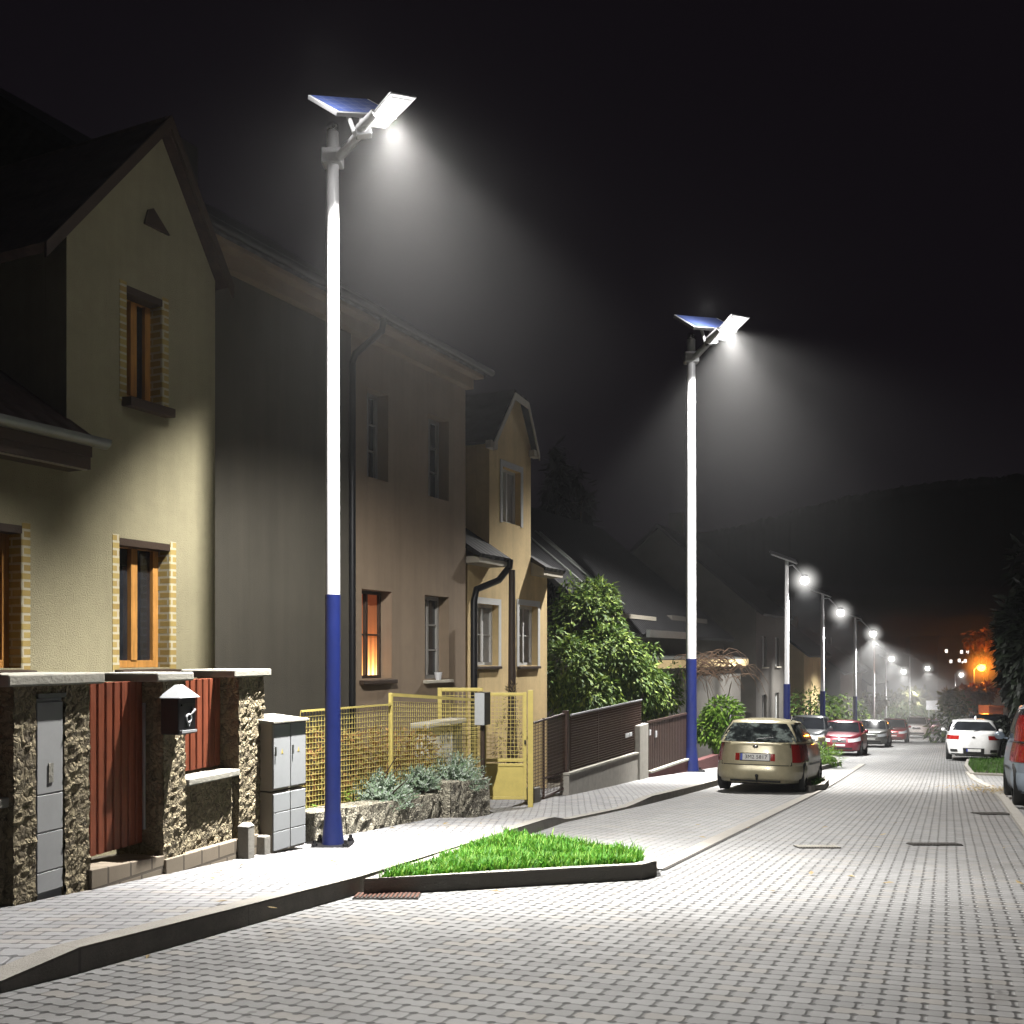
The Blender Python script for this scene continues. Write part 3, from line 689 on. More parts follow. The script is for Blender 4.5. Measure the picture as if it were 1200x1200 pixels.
def small_lamp(label, base, H, hasblue, glow_r, energy, reach=.62, drop=.7, panel=True, blue_h=2.55, group='distant slim street lamps in a row'):
    rt = thing('street_lamp', label, 'street lamp', base, 0, group)
    mb = MB(); mb.tube([(0, 0, blue_h if hasblue else 0), (0, 0, H)], [.085, .06], 10); mb.build('pole', M['white'], rt)
    if hasblue:
        mb = MB(); mb.tube([(0, 0, 0), (0, 0, blue_h)], [.12, .115], 10); mb.build('pole_base', M['blue'], rt)
    mb = MB()
    for dy in (-.04, .04):
        mb.tube([(0, dy, H-.25), (reach*.35, dy, H-.12-.15*drop), (reach*.75, dy, H-.12-.6*drop), (reach, dy, H-.1-drop)], .022, 6)
    mb.build('arm', M['steel'], rt)
    if panel:
        mb = MB(); c = Vector((-.12, 0, H+.06)); mb.obox(c, Vector((.42, -.1, -.17)), Vector((.06, .35, .1)), Vector((.01, -.01, .02))); mb.build('solar_panel', M['steel'], rt)
    c = Vector((reach, 0, H-.12-drop))
    mb = MB(); mb.ball(c+Vector((0, 0, glow_r*.75)), glow_r*.85, glow_r*.85, glow_r*.45); hd = mb.build('lamp_head', M['steel'], rt)
    mb = MB(); mb.ball(c-Vector((0, 0, .04)), glow_r); mb.build('lit_bulb', M['bulb'], hd)
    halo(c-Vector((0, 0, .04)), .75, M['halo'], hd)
    spot(rt, c-Vector((0, 0, glow_r+.1)), (.12, -.1, -1), energy*1.2, 136, .6, (1, .99, .96), .15)
    return rt
def far_lamp(px, top, Y, label, blue, gr, en):
    x = (px-600)/F*Y; z = gz(Y)+.12
    return small_lamp(label, (x, Y, z), P(px, top, Y).z-z, blue, gr, en, reach=21*Y/F, drop=(22-(Y-35)*.13)*Y/F*.9)
far_lamp(922, 655, 35.5, 'slim street lamp with blue foot just beyond the golden car', True, .15, 4200)
far_lamp(964, 695, 45.0, 'slim street lamp standing behind the dark red car', True, .17, 4000)
far_lamp(1002, 722, 56.0, 'slim street lamp behind the dark silver car', True, .18, 3800)
far_lamp(1024, 754, 72.0, 'slim street lamp behind the second red car', False, .18, 2800)
far_lamp(1038, 771, 86.0, 'slim street lamp over the pale trees left of the white car', False, .2, 2400)
far_lamp(1066, 768, 92.0, 'last slim street lamp of the row above the white oncoming car', False, .2, 2400)
bz = gz(100)
small_lamp('small white lamp rising from the pale tree left of the orange lamp', (P(1119, 800, 98).x, 98, gz(98)), P(1119, 790, 98).z-gz(98), False, .2, 500, .62, -.1, False, group='lamps at the far end')
# sodium lamp
Ys = 70.0; bx = P(1141, 800, Ys).x
t_ = thing('street_lamp', 'orange glowing lamp on a lit post among orange lit trees', 'street lamp', (bx, Ys, gz(Ys)), 0)
H = P(1141, 784, Ys).z-gz(Ys)
mb = MB(); mb.tube([(0, 0, 0), (0, 0, H)], [.1, .07], 8); mb.build('pole', M['steel'], t_)
mb = MB(); mb.tube([(0, 0, H-.1), (.2, 0, H+.15), (.5, 0, H+.2)], .04, 6); mb.build('arm', M['steel'], t_)
mb = MB(); mb.ball((.53, 0, H+.3), .34, .2, .1); hd = mb.build('lamp_head', M['steel'], t_)
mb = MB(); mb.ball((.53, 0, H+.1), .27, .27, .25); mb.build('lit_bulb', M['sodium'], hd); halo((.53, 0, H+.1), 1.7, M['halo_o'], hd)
point(t_, (.5, -.6, H+.05), 480, (1, .30, .03), .25)

# thin night haze filling the street, lit only by the lamps themselves
m, t = newmat('night_haze'); t.n.remove(t.b)
vs_ = t.add('ShaderNodeVolumeScatter', i_Density=.0004, i_Anisotropy=.1); vs_.inputs['Color'].default_value = (.93, .95, 1.0, 1)
t.l(vs_.outputs[0], t.out.inputs['Volume'])
mb = MB(); mb.box(-30, 80, -8, 150, -14, 26); hz = mb.build('haze', m); hz['kind'] = 'structure'
def drift(c, R_, den):
    m, t = newmat('lamp_mist'); t.n.remove(t.b)
    ln = t.add('ShaderNodeVectorMath', operation='LENGTH'); t.l(t.coord(), ln.inputs[0])
    f = t.math('POWER', t.math('MAXIMUM', t.math('SUBTRACT', 1.0, t.math('POWER', t.math('DIVIDE', ln.outputs['Value'], R_), 2.0)), 0.0), 2.0)
    nz_ = t.math('ADD', .55, t.math('MULTIPLY', t.noise(.9/R_*4, None, 3), .9))
    v = t.add('ShaderNodeVolumeScatter', i_Anisotropy=.1); t.l(t.math('MULTIPLY', t.math('MULTIPLY', f, nz_), den), v.inputs['Density']); t.l(v.outputs[0], t.out.inputs['Volume'])
    mb = MB(); mb.ball((0, 0, 0), R_, n=24, mm=14); o = mb.build('haze', m, loc=c); o['kind'] = 'structure'
drift(P(458, 150, 9.5), 3.9, .0036)
drift(P(858, 390, 25.6), 7.4, .0019)
m, t = newmat('street_mist'); t.n.remove(t.b)
vs_ = t.add('ShaderNodeVolumeScatter', i_Density=.011, i_Anisotropy=.1); t.l(vs_.outputs[0], t.out.inputs['Volume'])
mb = MB(); mb.hexa([(2, 49, -12), (60, 49, -12), (75, 140, -13), (2, 140, -13)], [(2, 49, 4.6), (60, 49, 4.6), (75, 140, .8), (2, 140, .8)]); hz = mb.build('mist', m); hz['kind'] = 'structure'

# ------------------------------------------------------------------ houses
E_ = Vector((585/1200, 1)).normalized()
def facade(A):
    """the house-front plane whose points satisfy depth = F*A/(px-1185)"""
    d = F*A/(600-1185); return Line((0, d), (E_.x, d+E_.y))
def corner_z(L, px): return gz(L.pt(L.s(px)).y)
class House:
    def __init__(s, name, label, A, px_root, cat='house'):
        s.L = facade(A); s.s0 = s.L.s(px_root); p = s.L.pt(s.s0); s.z0 = gz(p.y)+.0
        s.root = thing(name, label, cat, (p.x, p.y, s.z0), s.L.ang)
    def x(s, px, off=0.0): return s.L.s(px, off)-s.s0
    def z(s, px, py, off=0.0): return s.L.z(px, py, off)-s.z0
    def q(s, px, py): return (s.x(px), s.z(px, py))
def window(h, x0, x1, z0, z1, frame, pane, fw=.06, depth=.14, mull=1, bars=0, sill=None, sill_out=.1, sill_h=.05, lintel=None, sash=.0, glow_mat=None, parent=None, surround=None, head=None):
    rt = parent or h.root
    mb = MB(); y0, y1 = depth, depth+.07
    mb.box(x0, x0+fw, y0, y1, z0, z1); mb.box(x1-fw, x1, y0, y1, z0, z1); mb.box(x0+fw, x1-fw, y0, y1, z0, z0+fw); mb.box(x0+fw, x1-fw, y0, y1, z1-fw, z1)
    xs_ = [x0+fw+(x1-x0-2*fw)*(i+1)/(mull+1) for i in range(mull)]
    for xm in xs_: mb.box(xm-fw*.55, xm+fw*.55, y0-.012, y1-.01, z0+fw, z1-fw)
    for i in range(bars):
        zb = z0+fw+(z1-z0-2*fw)*(i+1)/(bars+1); prev = x0+fw
        for xm in xs_+[x1-fw+fw*.55]:
            mb.box(prev, xm-fw*.55, y0+.012, y1-.02, zb-.014, zb+.014); prev = xm+fw*.55
    f = mb.build('window', frame, rt, .004)
    mb = MB(); mb.add([(x0+fw, depth+.045, z0+fw), (x1-fw, depth+.045, z0+fw), (x1-fw, depth+.045, z1-fw), (x0+fw, depth+.045, z1-fw)], [(0, 1, 2, 3)])
    mb.build('pane', pane, f, recalc=False)
    if glow_mat:
        mb = MB(); n = 18
        mb.grid(lambda u, v: (fw+(x1-x0-2*fw)*u, depth+.12+.018*math.sin(u*60), fw+(z1-z0-2*fw)*v), 60, 1)
        o = mb.build('curtain', glow_mat, f, recalc=False); o.location = (x0, 0, z0)
    if sill:
        mb = MB(); mb.hexa([(x0-.06, -sill_out, z0-sill_h-.02), (x1+.06, -sill_out, z0-sill_h-.02), (x1+.06, depth+.06, z0-sill_h), (x0-.06, depth+.06, z0-sill_h)], [(x0-.06, -sill_out, z0-.02), (x1+.06, -sill_out, z0-.02), (x1+.06, depth+.06, z0), (x0-.06, depth+.06, z0)])
        mb.build('sill', sill, f, .006)
    if head:
        mb = MB(); mb.box(x0-.005, x1+.005, -.004, depth, z1-.07, z1+.0); mb.build('head_board', head, f)
    if surround:
        mb = MB(); sw = .085
        mb.box(x0-sw, x0-.001, -.006, -.001, z0-.05, z1+.03); mb.box(x1+.001, x1+sw, -.006, -.001, z0-.05, z1+.03)
        mb.box(x0, x0+.005, 0, depth, z0, z1-.07); mb.box(x1-.005, x1, 0, depth, z0, z1-.07)
        mb.build('brick_reveal', surround, f)
    return f

# --- house one: beige gabled house, lower wing on the left
h = House('gabled_house', 'beige rendered house with dark gable and brick framed timber windows at the left', -8.8, 78)
zt = h.z(80, 500); xr = h.x(252); ap = h.q(188, 150); ze = h.z(80, 262)
xl = -5.5
wins = [(h.x(139.5), h.x(199), h.z(139.5, 783), h.z(139.5, 630)), (h.x(-34), h.x(25.5), h.z(25, 783), h.z(25, 616)), (h.x(148), h.x(190), h.z(148, 465), h.z(148, 334))]
zr = ap[1]-(ap[1]-ze)/(ap[0]-0)*(xr-ap[0])*1.0
zr = h.z(252, 322)
sheet('wall', [(xl, -.6), (xr, -.6), (xr, zr), ap, (0, ze), (0, zt), (xl, zt)], M['stucco'], [rect(*q) for q in wins], .28, h.root)
boxes('wall', M['stucco'], h.root, (0.0, .25, .283, 7.5, zt-1.2, ze+.02), (xr-.25, xr-.004, .283, 7.5, -.6, zr))
for i, q in enumerate(wins):
    window(h, *q, M['ochre'], M['glass'], .075, .16, 1, 0, M['brown'], .13, .09, surround=M['brick'], head=M['brown'])
mb = MB()     # small louvred attic slot
ax, az = h.q(168, 262); mb.hexa([(ax, -.03, az), (ax+.34, -.03, az-.0), (ax+.34, .0, az-.0), (ax, .0, az)], [(ax+.05, -.02, az+.16), (ax+.12, -.02, az+.2), (ax+.12, 0, az+.2), (ax+.05, 0, az+.16)]); mb.build('attic_vent', M['brown'], h.root)
# main roof: two slopes running back from the street
ov = .13
sl = (ap[1]-ze)/ap[0]
def rline(x): return ap[1]+.10-(ap[0]-x)*sl
mb = MB()
xe = -.35; xa = ap[0]
mb.slab([(xe, -ov, rline(xe)), (xa, -ov, ap[1]+.10), (xa, 8, ap[1]+.10), (xe, 8, rline(xe))][::1], .09)
slr = (ap[1]-zr)/(xr-ap[0]); xe2 = xr+.13
mb.slab([(xa, -ov, ap[1]+.10), (xe2, -ov, ap[1]+.10-(xe2-xa)*slr), (xe2, 8, ap[1]+.10-(xe2-xa)*slr), (xa, 8, ap[1]+.10)], .09)
mb.build('roof', M['tile'], h.root)
mb = MB()     # barge boards
for (x0, z0, x1, z1) in ((xe, rline(xe), xa, ap[1]+.1), (xa, ap[1]+.1, xe2, ap[1]+.1-(xe2-xa)*slr)):
    d = .05; mb.hexa([(x0, -ov-.03, z0-d-.09), (x1, -ov-.03, z1-d-.09), (x1, -ov+.0, z1-d-.09), (x0, -ov+.0, z0-d-.09)], [(x0, -ov-.03, z0-.0), (x1, -ov-.03, z1-.0), (x1, -ov-.002, z1-.0), (x0, -ov-.002, z0-.0)])
mb.build('barge_board', M['brown'], h.root)
mb = MB(); mb.box(h.x(206, 3), h.x(232, 3), 3, 3.45, ap[1]-2.2, h.z(220, 166, 3)); ch = mb.build('chimney', M['stucco4'], h.root)
# wing roof with gutter and timber soffit
ez = h.L.shift(-.32).z(60, 500)-h.z0
mb = MB(); rs = .62
mb.slab([(xl, -.32, ez), (.03, -.32, ez), (.03, 3.2, ez+3.52*rs), (xl, 3.2, ez+3.52*rs)], .1); mb.build('wing_roof', M['tile'], h.root)
mb = MB(); mb.box(xl, .02, -.29, -.003, ez-.30, ez-.19); mb.box(xl, .02, -.31, -.25, ez-.19, ez-.08); mb.build('eave_soffit', M['brown'], h.root)
mb = MB(); mb.box(xl, -.0, -.27, -.23, ez-.31, ez-.295); mb.build('eave_moulding', M['cream'], h.root)
mb = MB(); n = 10
gv = []
for i in range(n+1):
    a = PI+PI*i/n; gv.append((-.40+.075*math.cos(a), ez-.03+.085*math.sin(a)))
vs = [(x, y, z) for x in (xl, .10) for (y, z) in gv]+[(x, -.40+.068*math.cos(PI+PI*i/n), ez-.03+.078*math.sin(PI+PI*i/n)) for x in (xl, .10) for i in range(n+1)]
fs = [(i, i+1, n+2+i, n+1+i) for i in range(n)]+[(2*(n+1)+i, 3*(n+1)+i, 3*(n+1)+i+1, 2*(n+1)+i+1) for i in range(n)]
mb.add(vs, fs, True); mb.add([(.10, y, z) for y, z in gv], [tuple(range(n+1))]); mb.build('gutter', M['zinc'], h.root, recalc=False)

# --- house two: long grey-brown two-storey block
h = House('terraced_house', 'dim grey brown two storey house with one window glowing orange', -9.74, 255)
x0, xm, x1 = -1.6, h.x(410), h.x(545.5)
top = h.z(545, 449)+.18
wn = [(430, 455, 453, 558, 'd'), (502, 526, 484, 581, 'd'), (424, 459, 690, 796, 'lit'), (498, 526, 697, 796, 'g')]
ws = [(h.x(a), h.x(b), h.z(a, d), h.z(a, c)) for a, b, c, d, _ in wn]
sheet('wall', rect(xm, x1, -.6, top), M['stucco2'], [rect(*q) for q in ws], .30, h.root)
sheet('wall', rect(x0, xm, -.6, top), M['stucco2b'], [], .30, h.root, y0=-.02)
boxes('wall', M['stucco2'], h.root, (x1-.3, x1-.003, .303, 8, -.6, top), (x0, x0+.3, .303, 8, -.6, top))
for q, wv in zip(ws, wn):
    if wv[4] == 'lit': window(h, *q, M['brown'], M['curtain'], .05, .2, 1, 1, M['brown'], .08, .06, glow_mat=None)
    else: window(h, *q, M['greyframe'], M['glass'], .06, .2, 1, 2, M['cream'] if wv[4] == 'g' else None, .07, .05)
lw = [o for o in h.root.children if o.name.startswith('window')][2]
for c in list(lw.children):
    if c.name.startswith('pane'):
        c.data.materials.clear(); c.data.materials.append(M['litcurtain'])
        q = ws[2]; me = c.data
        for v in me.vertices: v.co.x -= q[0]; v.co.z -= q[2]
        c.location = (q[0], 0, q[2])
lw['label'] = 'lower left window glowing orange behind its curtain'
# small things on the right lower sill
q = ws[3]
t_ = thing('flower_pot', 'small white pot on the sill of the lower right dark window', 'pot', tuple(h.root.matrix_basis @ Vector(((q[0]+q[1])/2, -.02, q[2]-.018))), h.L.ang)
mb = MB(); mb.tube([(0, 0, 0), (0, 0, .13)], [.05, .07], 10); mb.build('pot', M['white'], t_)
mb = MB(); mb.tube([(0, 0, .125), (0, 0, .135)], [.06, .06], 10); mb.build('soil', M['soil'], t_)
# eave, cornice, roof
ez = h.z(545, 449)
mb = MB(); mb.box(x0, x1+.02, -.16, -.002, top-.30, top-.02); mb.box(x0, x1+.06, -.34, -.16, top-.13, top-.03); mb.build('cornice', M['stucco2'], h.root, .01)
mb = MB(); rs = .66
mb.slab([(x0, -.42, top+.0), (x1+.12, -.42, top+.0), (x1+.12, 4.6, top+5.02*rs), (x0, 4.6, top+5.02*rs)], .1); mb.slab([(x0, 4.6, top+5.02*rs), (x1+.12, 4.6, top+5.02*rs), (x1+.12, 9.4, top), (x0, 9.4, top)], .1)
mb.build('roof', M['tile2'], h.root)
mb = MB(); mb.tube([(x0, -.46, top-.02), (x1+.14, -.46, top-.02)], .06, 10); mb.build('gutter', M['blackmetal'], h.root)
xp = h.x(407)
mb = MB(); mb.tube([(xp+.30, -.44, top-.05), (xp+.28, -.42, top-.25), (xp+.03, -.12, top-.62), (xp, -.09, top-.75), (xp, -.09, 0)], .05, 10); mb.build('downpipe', M['blackmetal'], h.root)

# --- house three: ochre bay with clipped gable
h = House('ochre_house', 'ochre yellow house with narrow clipped gable and white framed windows', -10.0, 548)
xl, xb, xr_, xe = h.x(548), h.x(573.5), h.x(622), h.x(641)
zlo = h.z(600, 662); g1 = h.q(596, 462); g2 = h.q(610, 474); zl_ = h.z(574, 512); zr_ = h.z(622, 524)
wl = [(h.x(559), h.x(584), h.z(559, 780), h.z(559, 707)), (h.x(608), h.x(630), h.z(608, 780), h.z(608, 709))]
wu = (h.x(588.5), h.x(610), h.z(588.5, 611), h.z(588.5, 546))
sheet('wall', [(xl, -.6), (xe, -.6), (xe, zlo), (xr_, zlo), (xr_, zr_), g2, g1, (xb, zl_), (xb, zlo), (xl, zlo)], M['stucco3'], [rect(*q) for q in wl+[wu]], .28, h.root)
boxes('wall', M['stucco3'], h.root, (xb, xb+.25, .283, 4, zlo-.3, zl_), (xr_-.25, xr_, .283, 4, zlo-.3, zr_), (xe-.25, xe-.004, .283, 6, -.6, zlo), (xl, xl+.25, .283, 6, -.6, zlo))
mb = MB(); mb.box(xl-1.5, xe-.3, 2.2, 8, zlo-.5, zl_-.02); mb.build('rear_wall', M['stucco4'], h.root)
for q in wl: window(h, *q, M['whiteframe'], M['curtain'], .06, .13, 1, 1, M['brown'], .06, .05)
window(h, *wu, M['whiteframe'], M['curtain'], .05, .12, 1, 0, None)
mb = MB()
for q in wl+[wu]:
    a, b, c, d = q; s_ = .10
    mb.box(a-s_, a, -.015, -.001, c-.02, d+.12); mb.box(b, b+s_, -.015, -.001, c-.02, d+.12); mb.box(a, b, -.015, -.001, d, d+.12)
mb.build('window_surround', M['whiteframe'], h.root)
# gable roof (left slope and clipped top, right slope)
mb = MB(); o_ = .14
mb.slab([(xb-.12, -o_, zl_-.10), (g1[0], -o_, g1[1]+.08), (g1[0], 4.4, g1[1]+.08), (xb-.12, 4.4, zl_-.10)], .07)
mb.slab([(g1[0], -o_, g1[1]+.08), (g2[0]+.08, -o_, g2[1]+.10), (g2[0]+.08, 4.4, g2[1]+.10), (g1[0], 4.4, g1[1]+.08)], .07)
mb.slab([(g2[0]+.08, -o_, g2[1]+.10), (xr_+.12, -o_, zr_-.08), (xr_+.12, 4.4, zr_-.08), (g2[0]+.08, 4.4, g2[1]+.10)], .07)
mb.build('roof', M['tile2'], h.root)
mb = MB()
for (a, b) in (((xb-.12, zl_-.10), (g1[0], g1[1]+.08)), ((g1[0], g1[1]+.08), (g2[0]+.08, g2[1]+.10)), ((g2[0]+.08, g2[1]+.10), (xr_+.12, zr_-.08))):
    mb.hexa([(a[0], -o_-.02, a[1]-.2), (b[0], -o_-.02, b[1]-.2), (b[0], -o_, b[1]-.2), (a[0], -o_, a[1]-.2)], [(a[0], -o_-.02, a[1]-.06), (b[0], -o_-.02, b[1]-.06), (b[0], -o_, b[1]-.06), (a[0], -o_, a[1]-.06)])
mb.box(xb-.16, xb+.10, -.13, -.002, zl_-.24, zl_-.1); mb.box(xr_-.10, xr_+.16, -.13, -.002, zr_-.22, zr_-.08)
mb.build('verge_board', M['cream'], h.root)
mb = MB(); mb.slab([(xl-2.5, 1.2, zl_+.15), (xb-.13, 1.2, zl_+.15), (xb-.13, 4.8, zl_+2.6), (xl-2.5, 4.8, zl_+2.6)], .1); mb.build('rear_roof', M['tile2'], h.root)
# lean-to roofs either side of the bay
zl2 = h.L.shift(-.45).z(585, 652)-h.z0
mb = MB(); mb.slab([(xl-.35, -.45, zl2), (xb+.02, -.45, zl2), (xb-.002, 2.2, zl2+1.75), (xl-.35, 2.2, zl2+1.75)], .08)
zr2 = h.L.shift(-.35).z(648, 666)-h.z0
mb.slab([(xr_+.002, -.35, zr2), (xe+.22, -.35, zr2-.0), (xe+.1, 2.0, zr2+.7), (xr_+.002, 2.0, zr2+1.5)], .08); mb.build('lean_to_roof', M['tile2'], h.root)
mb = MB(); mb.hexa([(xr_, -.3, zr2-.16), (xe+.15, -.3, zr2-.16), (xe+.15, -.002, zr2-.16), (xr_, -.002, zr2-.16)], [(xr_, -.3, zr2-.03), (xe+.2, -.3, zr2-.03), (xe+.2, -.002, zr2-.0), (xr_, -.002, zr2+.12)]); mb.build('eave_board', M['cream'], h.root)
mb = MB(); mb.box(xl-.3, xb+.0, -.4, -.002, zl2-.16, zl2-.05); mb.build('eave_board', M['cream'], h.root)
mb = MB(); mb.tube([(xb-.0, -.44, zl2-.02), (xb-.02, -.44, zl2-.16), (xb-.2, -.3, zl2-.42), (xl+.12, -.12, zl2-.62), (xl+.06, -.1, zl2-.85), (xl+.06, -.1, 0)], .065, 10); mb.build('downpipe', M['blackmetal'], h.root)

# --- house four: dark house with a big street-facing roof
h = House('dark_roofed_house', 'dark house with a big steep roof and faint roof rails behind the bush', -11.0, 660)
x1 = h.x(850); x0 = h.x(705); ze = h.z(800, 735); run = 5.06; rise = h.z(850, 740)+4.2-h.z(850, 740)
mb = MB(); mb.slab([(x0, -.4, ze-.33), (x1, -.4, ze-.33), (x1, run, ze+4.2), (x0, run, ze+4.2)], .12); mb.slab([(x0, run, ze+4.2), (x1, run, ze+4.2), (x1, 2*run+.4, ze-.33), (x0, 2*run+.4, ze-.33)], .12); rf = mb.build('roof', M['tile2'], h.root)
sheet('wall', rect(x0+.2, x1-.3, -.6, ze-.2), M['stucco4'], [rect(h.x(772), h.x(788), .9, 2.2)], .3, h.root)
boxes('wall', M['stucco4'], h.root, (x0+.2, x0+.5, .303, 9, -.6, ze-.2), (x1-.6, x1-.303, .303, 9, -.6, ze-.2))
window(h, h.x(772), h.x(788), .9, 2.2, M['whiteframe'], M['glass'], .07, .1, 1, 0, M['cream'])
kr = (4.53)/(run+.4)
for xx in (h.x(735), h.x(752), h.x(756)):
    mb = MB(); mb.tube([(xx-.2, .6, ze-.33+1.0*kr+.1), (xx-.2, 3.4, ze-.33+3.8*kr+.1)], .03, 6); mb.build('roof_rail', M['zinc'], rf)
mb = MB(); xa_, xb_ = h.x(742), h.x(796); mb.box(xa_, xb_, -.52, -.40, ze-.42, ze-.2); mb.build('gutter', M['zinc'], h.root)

# --- outbuilding / garage in front of it
A5 = -10.2
h = House('garage', 'low grey garage with ochre fascia behind the dark fence and leafy bush', A5, 755, 'garage')
x1 = h.x(868); z1 = h.z(800, 774)
wq = (h.x(768), h.x(792), h.z(770, 768)-.25, h.z(770, 730))
z2 = h.z(790, 726)
sheet('wall', rect(0, h.x(800), -.6, z2), M['stucco4'], [], .2, h.root, y0=1.2)
sheet('wall', rect(0, x1, -.6, z1-.02), M['stucco4'], [], .2, h.root)
mb = MB(); mb.slab([(-.1, -.25, z1+.06), (x1+.1, -.25, z1+.06), (x1+.1, 3.5, z1+.5), (-.1, 3.5, z1+.5)], .08); mb.build('roof', M['zinc'], h.root)
mb = MB(); mb.box(-.1, x1+.1, -.27, -.22, z1-.22, z1+.02); mb.build('fascia', M['stucco3'], h.root)
mb = MB(); mb.tube([(h.x(772), 1.15, z1+.1), (h.x(800), 1.15, z2-.05)], .05, 6); mb.build('brace', M['blackmetal'], h.root)
mb = MB(); mb.box(h.x(752), h.x(800), .85, 1.19, z2, z2+.12); mb.build('awning', M['cream'], h.root)
mb = MB(); mb.box(h.x(822), h.x(860), 1.0, 3.0, z1+.4, z1+1.5); mb.build('rear_block', M['stucco4'], h.root)

# --- further houses along the street
def far_house(px0, px1, A, py_e, label, wall, rise=3.6, run=4.2, nwin=2):
    h = House('far_house', label, A, px0); x1 = h.x(px1); ze = h.z(px1, py_e)
    ws_ = []
    for i in range(nwin):
        cx = x1*(i+.6)/(nwin+.2)
        for zz in ((1.0, 2.4), (3.6, 4.9)):
            if zz[1] < ze-.3: ws_.append((cx-.45, cx+.45, zz[0], zz[1]))
    sheet('wall', rect(0, x1, -.6, ze), wall, [rect(*q) for q in ws_], .3, h.root)
    for xx in (0, x1-.25):
        mb = MB(); mb.add([(xx, .303, -.6), (xx, 2*run, -.6), (xx, 2*run, ze), (xx, run, ze+rise-.15), (xx, .303, ze)], [(0, 1, 2, 3, 4)]); mb.add([(xx+.25, .303, -.6), (xx+.25, 2*run, -.6), (xx+.25, 2*run, ze), (xx+.25, run, ze+rise-.15), (xx+.25, .303, ze)], [(4, 3, 2, 1, 0)])
        mb.build('wall', wall, h.root)
    mb = MB(); k = rise/run
    mb.slab([(-.3, -.4, ze-.4*k), (x1+.3, -.4, ze-.4*k), (x1+.3, run, ze+rise), (-.3, run, ze+rise)], .12); mb.slab([(-.3, run, ze+rise), (x1+.3, run, ze+rise), (x1+.3, 2*run+.4, ze-.4*k), (-.3, 2*run+.4, ze-.4*k)], .12); rf = mb.build('roof', M['tile2'], h.root)
    mb = MB(); mb.box(x1*.4, x1*.4+.5, run-.3, run+.3, ze+rise-.6, ze+rise+.8); mb.build('chimney', M['stucco4'], rf)
    for q in ws_: window(h, *q, M['whiteframe'], M['glass'], .07, .12, 1, 0, M['cream'])
    return h
far_house(886, 919, -10.6, 716, 'dim tall house behind the slim lamp beyond the golden car', M['stucco4'])
far_house(942, 966, -11.0, 762, 'pale house behind the second slim lamp over the dark red car', M['stucco3'], 3.2, 4)
far_house(985, 1010, -11.5, 782, 'hazy house behind the third slim lamp', M['stucco4'], 3.0, 4)
far_house(1016, 1036, -12.0, 795, 'hazy far house between the farther slim lamps', M['stucco4'], 3.0, 4, 1)

# far apartment block whose lit windows float in the dark
Yb = 128; t_ = thing('apartment_block', 'dark far block with seven small lit windows left of the orange lamp', 'building', (P(1124, 800, Yb).x, Yb, gz(Yb)-.5), .2)
mb = MB(); mb.box(-3.0, 3.2, 0, 6, 0, P(1124, 748, Yb).z-gz(Yb)+.5); mb.build('wall', M['hill'], t_)
mb = MB(); mb.box(-3.2, 3.4, -.2, 6.2, P(1124, 748, Yb).z-gz(Yb)+.503, P(1124, 745, Yb).z-gz(Yb)+.5); mb.build('roof', M['hill'], t_)
for (px, py) in ((1107, 763), (1127, 764), (1135, 764), (1113, 775), (1124, 774), (1132, 774.5), (1128.5, 776)):
    p = P(px, py, Yb); mb = MB(); s_ = .17 if px != 1128.5 else .1
    x = p.x-t_.location.x; z = p.z-t_.location.z; mb.box(x-s_, x+s_, -.05, -.004, z-s_*1.2, z+s_*1.2); mb.build('window', M['farwin'], t_)

# wooded hills closing the view
def hill(name, pts, Y, mat, depth=60, seed=3):
    rr = random.Random(seed); vs = []; fs = []
    def base(x):
        for (a, b) in zip(pts[:-1], pts[1:]):
            if a[0] <= x <= b[0]: return a[1]+(b[1]-a[1])*(x-a[0])/(b[0]-a[0])
        return pts[-1][1]
    prof = []
    for (a, b) in zip(pts[:-1], pts[1:]):
        n = max(2, int((b[0]-a[0])/2.0))
        for i in range(n):
            t = i/n; px = a[0]+(b[0]-a[0])*t; py = a[1]+(b[1]-a[1])*t; prof.append((px, py-rr.uniform(0, 3.4)-2*noise.noise(Vector((px*.05, 0, seed)))))
    for px, py in prof:
        p = P(px, py, Y); zb = gz(Y)-4; hgt = p.z-zb; hs = 768-py; hgt0 = P(px, 0, Y).z*0+CZ+(768-base(px))*Y/F-zb
        for k, (f, d) in enumerate(((0, -depth), (.5, -depth*.5), (.95, -depth*.05), (1, 0), (.4, depth))):
            q = 1+d/Y; vs.append((p.x*q if d < 0 else p.x, Y+d, zb+(hgt if f == 1 else hgt0*f)))
    n = len(prof)
    for i in range(n-1):
        for k in range(4): fs.append((i*5+k, (i+1)*5+k, (i+1)*5+k+1, i*5+k+1))
    mb = MB(); mb.add(vs, fs, True); o = mb.build(name, mat); o['kind'] = 'structure'; return o
hill('hill', [(560, 700), (640, 660), (740, 645), (800, 630), (870, 617), (930, 600), (1000, 582), (1080, 568), (1200, 557), (1320, 552), (1500, 560)], 300, M['hill'])

